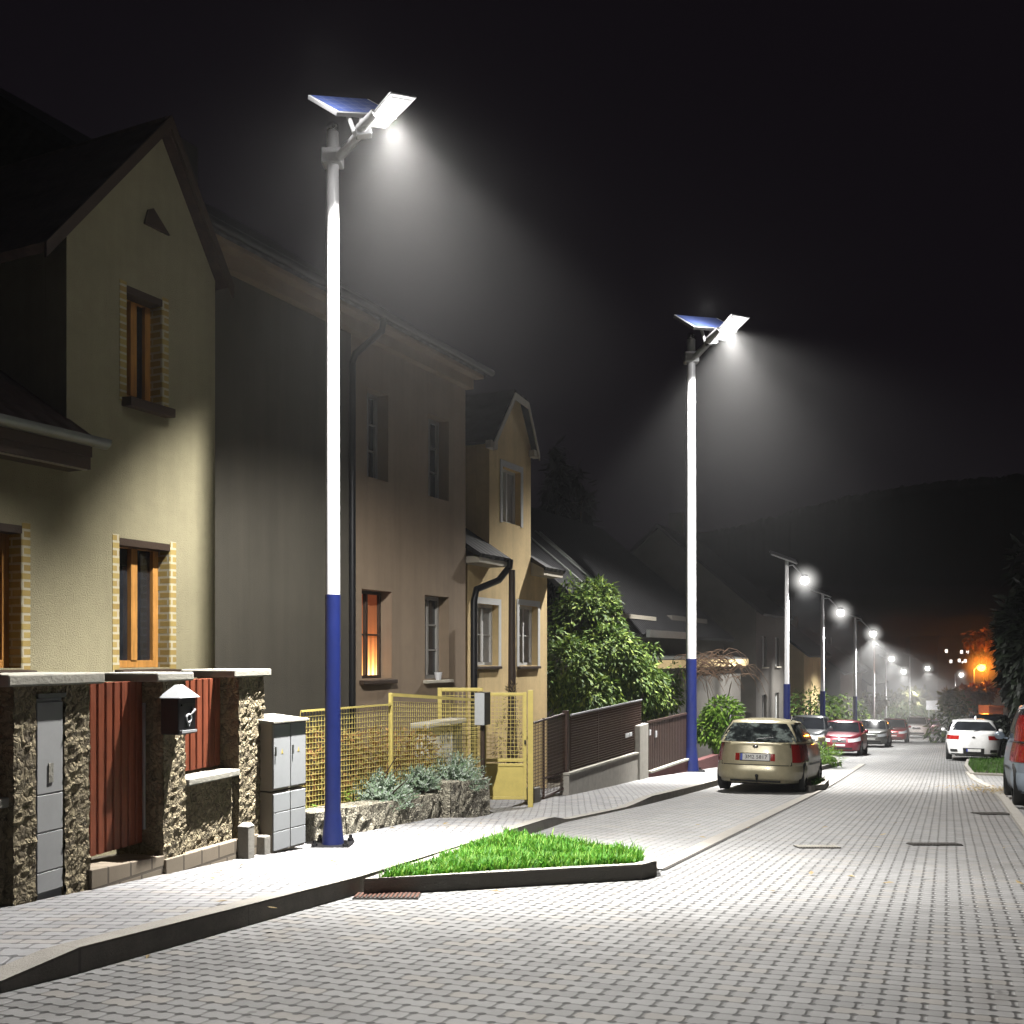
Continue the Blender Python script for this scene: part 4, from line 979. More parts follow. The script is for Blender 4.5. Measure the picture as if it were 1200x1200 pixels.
# ------------------------------------------------------------------ front boundary of house one
class Run:
    """a thing standing on a fence line: local x along the line, y away from the street, z up from its base"""
    def __init__(s, L, px, name, label, cat, group=None, off=0.0, h=.12):
        s.L = L if off == 0 else L.shift(off); s.s0 = s.L.s(px); p = s.L.pt(s.s0); s.z0 = gz(p.y)+h
        s.root = thing(name, label, cat, (p.x, p.y, s.z0), s.L.ang, group)
    def x(s, px, off=0.0): return s.L.s(px, off)-s.s0
    def z(s, px, py, off=0.0): return s.L.z(px, py, off)-s.z0
    def w(s, x, y, z): return tuple(s.root.matrix_basis @ Vector((x, y, z)))
def capslab(mb, x0, x1, y0, y1, z0, th, d=.05): mb.box(x0-d, x1+d, y0-d, y1+d, z0, z0+th)
def rough_block(mb, x0, x1, y0, y1, z0, z1, amp=.020, step=.028, sl=0.0):
    """a masonry block whose street face and ends are hacked uneven; sl tilts top and foot with the ground"""
    nx = max(2, int((x1-x0)/step)); nz = max(2, int((z1-z0)/step)); ny = max(2, int((y1-y0)/step))
    def j(x, y, z): return amp*(.8*noise.noise(Vector((x*11, y*11+5, z*11)))+.9*noise.noise(Vector((x*31, y*31, z*27+9))))
    def zz(v, x): return z0+(z1-z0)*v + (sl*x)
    mb.grid(lambda u, v: (x0+(x1-x0)*u, y0-abs(j(x0+(x1-x0)*u, 0, v*(z1-z0)))*1.3, zz(v, x0+(x1-x0)*u)), nx, nz, False)
    mb.grid(lambda u, v: (x0-abs(j(1, y0+(y1-y0)*u, v*(z1-z0)))*(1 if 0 < u < 1 else 0), y0+(y1-y0)*u, zz(v, x0)), ny, nz, False)
    mb.grid(lambda u, v: (x1+abs(j(2, y0+(y1-y0)*u, v*(z1-z0)))*(1 if 0 < u < 1 else 0), y0+(y1-y0)*u, zz(v, x1)), ny, nz, False)
    mb.add([(x0, y1, zz(0, x0)), (x1, y1, zz(0, x1)), (x1, y1, zz(1, x1)), (x0, y1, zz(1, x0))], [(0, 1, 2, 3)])
    mb.add([(x0, y0, zz(1, x0)), (x1, y0, zz(1, x1)), (x1, y1, zz(1, x1)), (x0, y1, zz(1, x0))], [(0, 1, 2, 3)])
FS = -.073
def planks(mb, x0, x1, z0, z1, y, wd=.1, gap=.0, th=.02, sl=0.0):
    n = max(1, round((x1-x0)/wd)); wd = (x1-x0)/n
    for i in range(n):
        a = x0+wd*i; b = a+wd*.93; c = (a+b)/2; s0 = sl*a
        # ribbed profile: a raised rounded tread on every board
        mb.hexa([(a, y, z0+s0), (b, y, z0+s0), (b, y+th, z0+s0), (a, y+th, z0+s0)], [(a, y, z1), (b, y, z1), (b, y+th, z1), (a, y+th, z1)])
        mb.hexa([(a+wd*.12, y-.012, z0+s0), (b-wd*.12, y-.012, z0+s0), (b-wd*.04, y-.001, z0+s0), (a+wd*.04, y-.001, z0+s0)], [(a+wd*.12, y-.012, z1-.002), (b-wd*.12, y-.012, z1-.002), (b-wd*.04, y-.001, z1-.002), (a+wd*.04, y-.001, z1-.002)])
# low wall at the left edge
r = Run(FL, 18, 'low_wall', 'low rubble wall with pale cap at the left edge of the photo', 'wall')
mb = MB(); zt = r.z(0, 949); rough_block(mb, -2.6, -.03, .06, .30, -.15, zt, sl=0); mb.build('wall', M['stone'], r.root)
mb = MB(); mb.box(-2.6, -.0, 0.02, .34, zt, zt+.06); mb.build('cap', M['cap'], r.root, .01)
mb = MB(); planks(mb, -2.6, -.06, zt+.07, r.z(0, 800), .18); mb.build('board_panel', M['plank'], r.root)
# left pillar with an inset meter cabinet
r = Run(FL, 15, 'stone_pillar', 'widest rubble gate pillar with a tall white inset cabinet door', 'pillar', 'rubble gate pillars with pale caps')
x1 = r.x(104); zt = r.z(60, 803); ca, cb = r.x(43), r.x(73)
mb = MB(); rough_block(mb, 0, ca-.012, 0, .4, -.15, zt); rough_block(mb, cb+.012, x1, 0, .4, -.2, zt); rough_block(mb, ca-.012, cb+.012, .0, .4, r.z(58, 816), zt); mb.build('shaft', M['stone'], r.root)
mb = MB(); mb.box(-.10, x1+.09, -.06, .46, zt, zt+.075); mb.build('cap', M['cap'], r.root, .012)
zc = r.z(58, 818)
mb = MB(); mb.box(ca-.01, cb+.01, .012, .1, -.06, zc); cbx = mb.build('cabinet', M['cabinetlow'], r.root, .004)
mb = MB(); z_ = [0.02, r.z(58, 1020), r.z(58, 974), r.z(58, 930), zc-.02]
for a, b in zip(z_[:-1], z_[1:]): mb.box(ca+.0, cb-.0, -.004, .0115, a+.004, b-.004)
mb.build('cabinet_panel', M['cabinetlow'], cbx, .003)
mb = MB(); xa = ca+(cb-ca)*.42; za = r.z(55, 906); mb.box(xa, xa+.04, -.010, -.0045, za-.06, za+.06); mb.build('label_plate', M['cap'], cbx)
mb = MB(); mb.box(ca-.01, cb+.01, -.022, .01, zc+.0, zc+.03); mb.build('drip_edge', M['zinc'], cbx)
# gate leaf
r = Run(FL, 105, 'wooden_gate', 'red brown ribbed wooden gate between the cabinet pillar and the letterbox pillar', 'gate')
x1 = r.x(187); zt = r.z(140, 799, .12)
mb = MB(); planks(mb, .015, x1+.10, .17, zt, .16, .085); mb.build('board_panel', M['plank'], r.root, .003)
mb = MB(); mb.box(.01, x1+.1, .19, .23, .3, .38); mb.box(.01, x1+.1, .19, .23, zt-.25, zt-.17); mb.build('gate_rail', M['brown'], r.root)
mb = MB(); mb.cyl((x1-.06, .09, .28), (x1-.06, .09, zt-.16), .013, 8); mb.build('pull_bar', M['steel'], r.root)
mb = MB(); mb.box(.05, .11, .11, .15, .95, 1.0); mb.build('handle', M['steel'], r.root, .005)
mb = MB(); mb.hexa([(-.02, -.03, -.12), (x1+.02, -.03, -.16), (x1+.02, .3, -.16), (-.02, .3, -.12)], [(-.02, -.03, .135), (x1+.02, -.03, .135+FS*x1), (x1+.02, .3, .135+FS*x1), (-.02, .3, .135)]); mb.build('plinth', M['plinth'], r.root, .006)
# second pillar and its low wall with planks
r = Run(FL, 188, 'stone_pillar', 'middle rubble gate pillar carrying the black letterbox', 'pillar', 'rubble gate pillars with pale caps')
x1 = r.x(214); zt = r.z(200, 798)
mb = MB(); rough_block(mb, 0, x1, -.02, .38, -.2, zt); mb.build('shaft', M['stone'], r.root)
mb = MB(); mb.box(-.13, x1+.05, -.07, .44, zt, zt+.065); mb.build('cap', M['cap'], r.root, .012)
rp = r
r = Run(FL, 215, 'plank_fence', 'red brown plank panel on a low rubble wall between two pillars', 'fence')
x1 = r.x(276); zw = r.z(250, 914)
mb = MB(); rough_block(mb, .012, x1-.01, .03, .30, -.02, zw); mb.build('wall', M['stone'], r.root)
mb = MB(); mb.hexa([(.0, -.05, zw), (x1-.006, -.05, zw-.0), (x1-.006, .33, zw), (.0, .33, zw)], [(.0, -.05, zw+.055), (x1-.006, -.05, zw+.055), (x1-.006, .33, zw+.06), (.0, .33, zw+.06)]); mb.build('cap', M['cap'], r.root, .01)
mb = MB(); planks(mb, .01, x1-.01, zw+.085, r.z(250, 795, .1), .14, .085); mb.build('board_panel', M['plank'], r.root, .003)
mb = MB(); xa = r.x(188); mb.hexa([(xa, -.05, -.2), (x1+.3, -.05, -.2), (x1+.3, .25, -.2), (xa, .25, -.2)], [(xa, -.05, .13+FS*xa*0), (x1+.3, -.05, .15+FS*x1), (x1+.3, .02, .15+FS*x1), (xa, .02, .13)]); mb.build('plinth', M['plinth'], r.root, .006)
r = Run(FL, 277, 'stone_pillar', 'narrow rubble gate pillar next to the grey utility cabinets', 'pillar', 'rubble gate pillars with pale caps')
x1 = r.x(306); zt = r.z(290, 793)
mb = MB(); rough_block(mb, 0, x1, -.02, .38, -.25, zt); mb.build('shaft', M['stone'], r.root)
mb = MB(); mb.box(-.14, x1+.06, -.07, .44, zt, zt+.065); mb.build('cap', M['cap'], r.root, .012)
# letterbox on the middle pillar: hip-roofed black box
Yl = rp.L.pt(rp.s0+.12, -.02).y
r = Run(FL, 211, 'letterbox', 'black letterbox with pale pitched lid on the middle gate pillar', 'letterbox', off=-.185)
wz0, wz1 = r.z(213, 861), r.z(213, 818); xa, xb = -.02, .20
mb = MB(); mb.box(xa, xb, 0, .15, wz0, wz1); mb.build('box', M['blackmetal'], r.root, .008)
mb = MB(); zt = wz1+.095; c0, c1 = (xa-.02, xb+.02), (-.03, .165); my = .07
mb.hexa([(c0[0], c1[0], wz1), (c0[1], c1[0], wz1), (c0[1], c1[1], wz1), (c0[0], c1[1], wz1)], [(xa+.07, my-.01, zt), (xb-.07, my-.01, zt), (xb-.07, my+.01, zt), (xa+.07, my+.01, zt)]); mb.build('lid', M['cabinet'], r.root, .003)
mb = MB(); mb.box(xa+.03, xb-.03, -.012, -.001, wz1-.06, wz1-.045); mb.build('slot_flap', M['blackplastic'], r.root)
mb = MB(); zc = wz0+.115; xc = xa+.12     # posthorn emblem
mb.tube([(xc+.03*math.cos(a), -.006, zc+.03*math.sin(a)) for a in [i*PI/8 for i in range(17)]], .008, 6); mb.tube([(xc+.03, -.006, zc+.03), (xc+.075, -.006, zc+.06)], [.006, .016], 6); mb.tube([(xc-.02, -.006, zc-.02), (xc, -.006, zc-.06), (xc+.02, -.006, zc-.02)], .007, 6)
mb.build('posthorn_emblem', M['signwhite'], r.root)
mb = MB(); mb.cyl((xb-.05, -.002, wz1-.085), (xb-.05, -.012, wz1-.085), .014, 10); mb.build('lock', M['chrome'], r.root)
mb = MB(); mb.box(xa+.015, xb-.015, -.02, -.001, wz0+.012, wz0+.03); mb.build('lower_flap', M['cabinet'], r.root)

# utility cabinets
UL = Line(xy(G(318, 1001, .12)), xy(G(358, 994, .12)))
r = Run(UL, 320, 'utility_cabinet', 'tall grey double utility cabinet beside the narrow gate pillar', 'cabinet')
x1 = r.x(358); zt = r.z(340, 846); xm = r.x(340); zm = r.z(330, 927)
mb = MB(); mb.box(0, x1, .012, .34, zm+.01, zt); mb.box(0, x1, .012, .34, .0, zm-.002); mb.build('body', M['cabinetside'], r.root, .004)
for a, b in ((0.004, xm-.006), (xm+.006, x1-.004)):
    mb = MB(); mb.box(a, b, -.006, .011, zm+.03, zt-.01); d = mb.build('door', M['cabinet'], r.root, .004)
    mb = MB(); c = (a+b)/2; zz = (zm+zt)/2+.05; mb.hexa([(c-.014, -.0075, zz-.02), (c+.014, -.0075, zz-.02), (c+.014, -.0062, zz-.02), (c-.014, -.0062, zz-.02)], [(c-.002, -.0075, zz+.02), (c+.002, -.0075, zz+.02), (c+.002, -.0062, zz+.02), (c-.002, -.0062, zz+.02)]); mb.build('warning_sticker', M['yellow'], d)
    mb = MB(); mb.box(a+.012, a+.026, -.018, -.0065, zz-.035, zz+.045); mb.build('handle', M['zinc'], d)
    mb = MB()
    for q in range(3): mb.box(a, b, -.004, .011, .02+q*(zm-.03)/3, .02+(q+1)*(zm-.03)/3-.006)
    mb.build('lower_panel', M['cabinet'], r.root, .004)
mb = MB(); mb.hexa([(-.03, -.03, zt), (x1+.02, -.03, zt), (x1+.02, .37, zt), (-.03, .37, zt)], [(-.03, -.03, zt+.02), (x1+.02, -.03, zt+.02), (x1+.02, .37, zt+.055), (-.03, .37, zt+.055)]); mb.build('lid', M['cap'], r.root, .004)
mb = MB(); mb.box(-.09, -.006, .02, .36, -.1, .16); mb.build('concrete_foot', M['concrete'], r.root, .008)
r = Run(FL, 291, 'boundary_post', 'short concrete post between narrow gate pillar and utility cabinets', 'post', off=-.15)
mb = MB(); mb.box(0, .1, 0, .1, -.1, .26); mb.hexa([(-.005, -.005, .26), (.105, -.005, .26), (.105, .105, .26), (-.005, .105, .26)], [(.02, .02, .29), (.08, .02, .29), (.08, .08, .29), (.02, .08, .29)]); mb.build('shaft', M['concrete'], r.root, .006)

# ------------------------------------------------------------------ yellow wire fence on a low stone wall
YL = Line(xy(G(365, 987, .12)), xy(G(575, 947, .12)))
r = Run(YL, 362, 'low_wall', 'low rough stone retaining wall under the yellow wire fence', 'wall')
xs1 = r.x(520); xs2 = r.x(575)
mb = MB()
x = -.25
rr = random.Random(3)
while x < xs1:
    b = min(xs1, x+rr.uniform(.9, 1.5)); hh = .26+rr.uniform(-.02, .02); rough_block(mb, x, b-.015, .05+rr.uniform(0, .03), .4, -.2, hh, .03, .07, FS*.0)
    x = b
# keep the courses stepping down with the street
for i, v in enumerate(mb.v): mb.v[i] = (v[0], v[1], v[2]+FS*.95*max(v[0], 0))
mb.build('wall', M['lowstone'], r.root)
mb = MB(); rough_block(mb, xs1+.25, xs2, .02, .55, -.35, .40, .035, .07)
for i, v in enumerate(mb.v): mb.v[i] = (v[0], v[1], v[2]+FS*.95*v[0])
mb.build('end_block', M['lowstone'], r.root)
mb = MB(); mb.box(xs1+.0, xs1+.24, .3, .5, -.4, .25); mb.build('gap_slab', M['kerbdark'], r.root)
def mesh_panel(r, name, mat, x0, x1, z0a, z1a, z0b, z1b, y, pitch, wire, frame=.0, top=None):
    """a welded wire panel whose foot and head run from (x0) to (x1)"""
    mb = MB(); n = int((x1-x0)/pitch)
    def zz(x, a, b): return a+(b-a)*(x-x0)/(x1-x0)
    for i in range(n+1):
        x = x0+(x1-x0)*i/n; mb.box(x-wire, x+wire, y-wire, y+wire, zz(x, z0a, z0b), zz(x, z1a, z1b))
    hgt = max(z1a-z0a, z1b-z0b); k = int(hgt/pitch)
    for j in range(k+1):
        t0, t1 = z0a+(z1a-z0a)*j/k, z0b+(z1b-z0b)*j/k
        mb.hexa([(x0, y-wire*3, t0-wire), (x1, y-wire*3, t1-wire), (x1, y-wire, t1-wire), (x0, y-wire, t0-wire)], [(x0, y-wire*3, t0+wire), (x1, y-wire*3, t1+wire), (x1, y-wire, t1+wire), (x0, y-wire, t0+wire)])
    return mb.build(name, mat, r.root)
r = Run(YL, 350, 'wire_fence', 'yellow wire mesh fence behind the near lamp and low stone wall', 'fence', off=.45, h=0)
xa, xb, xc = r.x(352), r.x(458), r.x(566)
def ft(px, py): return r.z(px, py)
zf = lambda x: .18+FS*x
mesh_panel(r, 'wire_panel', M['yellow'], xa, xb, zf(xa), ft(352, 834), zf(xb), ft(458, 826), 0, .06, .0024)
mesh_panel(r, 'wire_panel', M['yellow'], xb, xc, zf(xb), ft(458, 822), zf(xc), ft(562, 826), 0, .06, .0024)
mb = MB(); mb.box(xb-.022, xb+.022, -.022, .022, zf(xb)-.3, ft(458, 812)); mb.build('post', M['yellow'], r.root, .004)
mb = MB(); mb.box(xc-.022, xc+.022, -.022, .022, zf(xc)-.3, ft(566, 822)); mb.build('post', M['yellow'], r.root, .004)
def rail(mb, x0, z0, x1, z1, y, t=.02): mb.hexa([(x0, y-t, z0-t), (x1, y-t, z1-t), (x1, y+t, z1-t), (x0, y+t, z0-t)], [(x0, y-t, z0+t), (x1, y-t, z1+t), (x1, y+t, z1+t), (x0, y+t, z0+t)])
mb = MB(); rail(mb, xb+.023, ft(459, 814), xc-.023, ft(564, 821), 0, .02); mb.build('top_rail', M['yellow'], r.root)
mb = MB(); rail(mb, xa, ft(352, 833.5), xb-.023, ft(457, 825.5), -.012, .010); mb.build('top_rail', M['yellow'], r.root)
# second yellow frame and gate
GL = Line(xy(G(568, 941, .1)), xy(G(620, 941, .1)))
r = Run(GL, 566, 'metal_gate', 'yellow metal gate with wire upper half and solid lower panel', 'gate', off=.05, h=.1)
x1 = r.x(617); t0, t1 = r.z(566, 811), r.z(617, 812); zb = r.z(590, 937); zm = r.z(590, 891)
mb = MB()
for a in (0.0, x1-.05): mb.box(a, a+.05, -.025, .025, zb, t0)
for z_ in (zb+.025, zm, zm-.07, t0-.03): mb.box(.052, x1-.052, -.02, .02, z_-.022, z_+.022)
mb.build('frame', M['yellow'], r.root, .004)
mb = MB(); mb.box(.052, x1-.052, -.006, .006, zb+.05, zm-.095); mb.build('lower_panel', M['yellow'], r.root)
mesh_panel(r, 'wire_panel', M['yellow'], .06, x1-.06, zm+.03, t0-.06, zm+.03, t0-.06, 0, .058, .0032)
mb = MB(); mb.box(x1+.02, x1+.10, -.04, .04, -.2, t0+.03); mb.build('gate_post', M['yellow'], r.root, .005)
mb = MB(); mb.box(x1-.035, x1-.01, -.06, -.026, zm+.25, zm+.31); mb.build('lock', M['iron'], r.root)
r2 = Run(GL, 513, 'wire_fence', 'taller yellow framed mesh panel standing behind the letterbox and next to the gate', 'fence', off=.30, h=.1)
x1 = r2.x(566); t0 = r2.z(540, 806)
mb = MB(); mb.box(0, .06, -.03, .03, -.1, t0); mb.box(.062, x1, -.025, .025, t0-.05, t0); mb.build('frame', M['yellow'], r2.root, .004)
mesh_panel(r2, 'wire_panel', M['yellow'], .06, x1, .1, t0-.06, .1, t0-.06, 0, .06, .003)
# letterbox at the gate
r = Run(YL, 562, 'letterbox', 'white fronted letterbox with dark side on a post by the yellow gate', 'letterbox', off=.28, h=0)
za, zb = r.z(568, 849), r.z(568, 811)
xw = r.x(572)
mb = MB(); mb.box(.006, .24, -.075, .075, za, zb); mb.build('box', M['blackmetal'], r.root, .006)
mb = MB(); mb.box(-.006, .005, -.073, .073, za+.005, zb-.005); mb.build('front', M['cabinet'], r.root)
mb = MB(); mb.box(.04, .2, -.082, -.0755, zb-.09, zb-.075); mb.build('slot_flap', M['blackplastic'], r.root)
mb = MB(); mb.cyl((.12, 0, -.2), (.12, 0, za), .035, 8); mb.build('post', M['brown'], r.root)
# white box behind the mesh
r = Run(YL, 500, 'garden_box', 'white box with a flat overhanging lid behind the yellow mesh', 'box', off=.85, h=0)
za, zb = r.z(510, 880), r.z(510, 852); x1 = r.x(542)
mb = MB(); mb.box(.06, x1*.72, 0, .2, -.1, zb); mb.build('body', M['whiteframe'], r.root, .01)
mb = MB(); mb.box(x1*.80, x1, 0, .2, -.1, zb); mb.build('side_panel', M['zinc'], r.root, .01)
mb = MB(); mb.box(-.03, x1+.05, -.05, .24, zb, zb+.07); mb.build('lid', M['cap'], r.root, .01)
mb = MB()
for k in range(2):
    cx = x1*(.42+.16*k); mb.tube([(cx+.05*math.cos(a), -.004, zb-.16+.08*math.sin(a)) for a in [i*PI/6 for i in range(13)]], .012, 5)
mb.build('ring_pattern', M['zinc'], r.root)

# ------------------------------------------------------------------ brown fence, concrete wall, plum plinth
BL = Line(xy(G(622, 941, .08)), xy(G(668, 936, .06)))
r = Run(BL, 624, 'wire_gate', 'dark brown tube framed mesh gate right of the yellow gate', 'gate', off=.1, h=.06)
x1, x2 = r.x(637), r.x(663); zt = r.z(640, 841); zb = r.z(640, 938)
mb = MB()
mb.tube([(0, 0, zt-.06), (x2, 0, zt+.03)], .022, 8); mb.tube([(x1, 0, zb), (x1, 0, zt)], .022, 8); mb.tube([(x1, 0, zb+.05), (x2, 0, zb+.12)], .02, 8); mb.tube([(x1, 0, zb+.36), (x2, 0, zb+.40)], .016, 8)
mb.build('frame', M['brownfence'], r.root)
mb = MB(); mb.box(x2-.045, x2+.045, -.045, .045, -.2, zt+.08); mb.build('post', M['brownfence'], r.root, .006)
mesh_panel(r, 'wire_panel', M['brownfence'], 0, x2-.05, zb+.1, zt-.06, zb+.14, zt+.03, 0, .055, .004)
mb = MB(); mb.box(-.05, .18, -.06, .12, -.25, .24); mb.build('stone_foot', M['concrete'], r.root, .01)
CL = Line(xy(G(668, 936, .06)), xy(G(756, 913, .1)))
r = Run(CL, 667, 'retaining_wall', 'smooth pale concrete wall stepping up under the brown mesh fence', 'wall', h=.06)
x1 = r.x(752); za0, za1 = r.z(668, 908), r.z(752, 882); zb0, zb1 = -.15, r.z(752, 913)-.1
mb = MB(); mb.hexa([(0, 0, zb0), (x1, 0, zb1), (x1, .16, zb1), (0, .16, zb0)], [(0, 0, za0), (x1, 0, za1), (x1, .16, za1), (0, .16, za0)]); mb.build('wall', M['concrete'], r.root, .01)
mb = MB(); mb.hexa([(-.02, -.02, za0+.002), (x1, -.02, za1+.002), (x1, .18, za1+.002), (-.02, .18, za0+.002)], [(-.02, -.02, za0+.04), (x1, -.02, za1+.04), (x1, .18, za1+.04), (-.02, .18, za0+.04)]); mb.build('coping', M['cap'], r.root)
r2 = Run(CL, 667, 'wire_fence', 'dark brown mesh fence on the concrete wall in front of the bush', 'fence', off=.08, h=.06)
tb0, tb1 = r2.z(668, 838), r2.z(752, 820)
mesh_panel(r2, 'wire_panel', M['brownfence'], .06, x1, za0+.06, tb0, za1+.06, tb1, 0, .05, .006)
mb = MB(); mb.tube([(.05, -.02, tb0), (x1*.33, -.02, tb0+(tb1-tb0)*.33), (x1, -.02, tb1)], .022, 6); mb.build('top_rail', M['steel'], r2.root)
for q in (.33, .66): 
    mb = MB(); mb.box(x1*q-.02, x1*q+.02, -.02, .02, za0+(za1-za0)*q+.045, tb0+(tb1-tb0)*q); mb.build('post', M['brownfence'], r2.root)
mb = MB(); xa = r2.x(731); za = r2.z(735, 861); mb.box(xa, xa+.30, -.05, -.03, za-.04, za+.04); mb.box(xa+.36, xa+.6, -.05, -.03, za-.04, za+.04); mb.build('number_plate', M['signwhite'], r2.root)
r = Run(CL, 692, 'garden_crate', 'tan slatted crate with white frame behind the brown mesh', 'crate', off=.5, h=.06)
mb = MB(); x2 = r.x(716); za, zb = r.z(700, 892), r.z(700, 844)
n = 9
for i in range(n): mb.box(.04+(x2-.3)*i/n, .04+(x2-.3)*(i+.7)/n, 0, .3, za, zb)
mb.build('slats', M['ochre'], r.root)
mb = MB(); mb.box(-.05, x2-.05, -.03, -.005, zb-.02, zb+.03); mb.box(x2-.22, x2-.16, -.03, -.005, za, zb-.03); mb.box(x2-.22, x2, -.035, -.031, zb-.03, zb+.06); mb.build('frame', M['whiteframe'], r.root)
r = Run(CL, 750, 'concrete_post', 'pale concrete gate post at the end of the retaining wall', 'post', h=.1, off=-.04)
zt = r.z(755, 849); mb = MB(); mb.box(0, r.x(760), 0, .22, -.2, zt); mb.build('shaft', M['concrete'], r.root, .012)
mb = MB(); xq = r.x(760); mb.box(xq+.01, xq+.14, -.03, -.01, zt-.28, zt-.16); mb.build('number_plate', M['signwhite'], r.root)
PL = Line(xy(G(762, 912, .1)), xy(G(840, 899, .12)))
r = Run(PL, 762, 'slat_fence', 'dark brown slatted fence on a plum red plinth beside the second tall lamp', 'fence', h=.1)
x1 = r.x(842); za0, za1 = r.z(763, 906), r.z(815, 888)
zz = lambda x: za0+(za1-za0)*x/r.x(815)
zq = lambda x: min(zz(x), .9)
mb = MB(); xm = r.x(815); mb.hexa([(0, 0, -.3), (xm, 0, -.8), (xm, .2, -.8), (0, .2, -.3)], [(0, 0, za0), (xm, 0, za1), (xm, .2, za1), (0, .2, za0)]); mb.box(xm+.003, x1, 0, .2, -2.0, za1-.1); mb.build('plinth', M['plum'], r.root, .01)
mb = MB(); mb.hexa([(-.0, -.03, za0+.002), (xm, -.03, za1+.002), (xm, .23, za1+.002), (0, .23, za0+.002)], [(0, -.03, za0+.05), (xm, -.03, za1+.05), (xm, .23, za1+.05), (0, .23, za0+.05)]); mb.build('coping', M['cap'], r.root)
mb = MB(); t0, t1 = r.z(763, 848), r.z(815, 836)
x = .1
while x < xm:
    zl = zz(min(x, xm))+.06; zt = t0+(t1-t0)*min(x, xm)/xm-(max(0, x-xm)*.05); mb.box(x, x+.1, .06, .085, zl, zt); x += .125
mb.build('slats', M['brownfence'], r.root)
mb = MB(); rail(mb, .0, t0+.03, xm, t1+.03, .07, .025); mb.build('top_rail', M['brownfence'], r.root)
mb = MB(); mb.box(r.x(770), r.x(770)+.1, .03, .055, t0-.35, t0-.2); mb.build('number_plate', M['signwhite'], r.root)
# lamp shadow on the ochre house built as a slim dark shaft, with dry grass
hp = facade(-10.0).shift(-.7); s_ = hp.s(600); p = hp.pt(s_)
t_ = thing('shadow_shaft', 'lamp shadow built as a slim dark shaft with dry grass before the ochre house windows', 'post', (p.x, p.y, gz(p.y)), 0)
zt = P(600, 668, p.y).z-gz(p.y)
mb = MB(); mb.tube([(0, 0, 0), (0, 0, zt*.35), (0, 0, zt)], [.13, .075, .06], 8); mb.build('post', M['brown'], t_)  # solid dark shaft put where the wall only carries a lamp's shadow

# ------------------------------------------------------------------ vegetation
def leaves(name, blobs, size, mat, parent=None, seed=1, droop=.4, shape=.38, label=None, hollow=.55):
    """many small leaf faces through the volume of a few overlapping lobes, thicker towards their skins and in clumps"""
    rr = random.Random(seed); vs = []; fs = []
    for (cx, cy, cz, rx, ry, rz, n) in blobs:
        k = 0; tries = 0
        while k < n and tries < n*6:
            tries += 1
            d = Vector((rr.gauss(0, 1), rr.gauss(0, 1), rr.gauss(0, 1))).normalized(); q = hollow+(1-hollow)*rr.random()**.6
            q *= 1+.22*noise.noise(Vector((d.x*2.1+cx, d.y*2.1+cy, d.z*2.1+seed)))
            p = Vector((cx+d.x*rx*q, cy+d.y*ry*q, cz+d.z*rz*q))
            if noise.noise(p*(1.9/max(.4, min(rx, rz)))+Vector((seed, 0, 0))) < -.18 and rr.random() < .8: continue
            k += 1
            l = size*rr.uniform(.6, 1.25); wv = l*shape
            ax = (d+Vector((rr.uniform(-.9, .9), rr.uniform(-.9, .9), rr.uniform(-.9, .5)-droop))).normalized()
            up = Vector((rr.uniform(-.6, .6), rr.uniform(-.6, .6), 1)); sd = ax.cross(up)
            if sd.length < .05: continue
            sd.normalize(); nn = sd.cross(ax)*l*.12; b = len(vs)
            vs += [p, p+ax*l*.45+sd*wv*.5-nn, p+ax*l-nn*2.0, p+ax*l*.45-sd*wv*.5-nn]; fs.append((b, b+1, b+2, b+3))
    me = bpy.data.meshes.new(name); me.from_pydata([tuple(v) for v in vs], [], fs); me.update()
    o = link(name, me, mat, parent)
    return o
def stems(parent, n, h, spread, r=.02, seed=1, name='stem', mat='stem', bend=.3):
    rr = random.Random(seed); mb = MB()
    for i in range(n):
        a = rr.uniform(0, 2*PI); s_ = rr.uniform(.2, 1)*spread; hh = h*rr.uniform(.6, 1)
        mb.tube([(math.cos(a)*.05, math.sin(a)*.05, -.05), (math.cos(a)*s_*.4, math.sin(a)*s_*.4, hh*.5), (math.cos(a)*s_, math.sin(a)*s_*.8+bend*0, hh)], [r, r*.7, r*.3], 6)
    return mb.build(name, M[mat], parent)
def plant(name, label, cat, loc, blobs, size, mat, seed, nst=5, hst=1.0, spread=.4, rst=.02, group=None, droop=.4, shape=.38, hollow=.5):
    t_ = thing(name, label, cat, loc, 0, group)
    leaves('foliage', blobs, size, M[mat], t_, seed, droop, shape, hollow=hollow)
    stems(t_, nst, hst, spread, rst, seed)
    return t_
# dry grass round the shadow shaft
leaves('dry_grass', [(-.10, -.05, .9, .22, .2, .75, 500), (.2, -.05, .7, .15, .2, .5, 220), (0, -.05, 1.6, .14, .12, .5, 160)], .12, M['straw'], t_, 8, .1, .2)
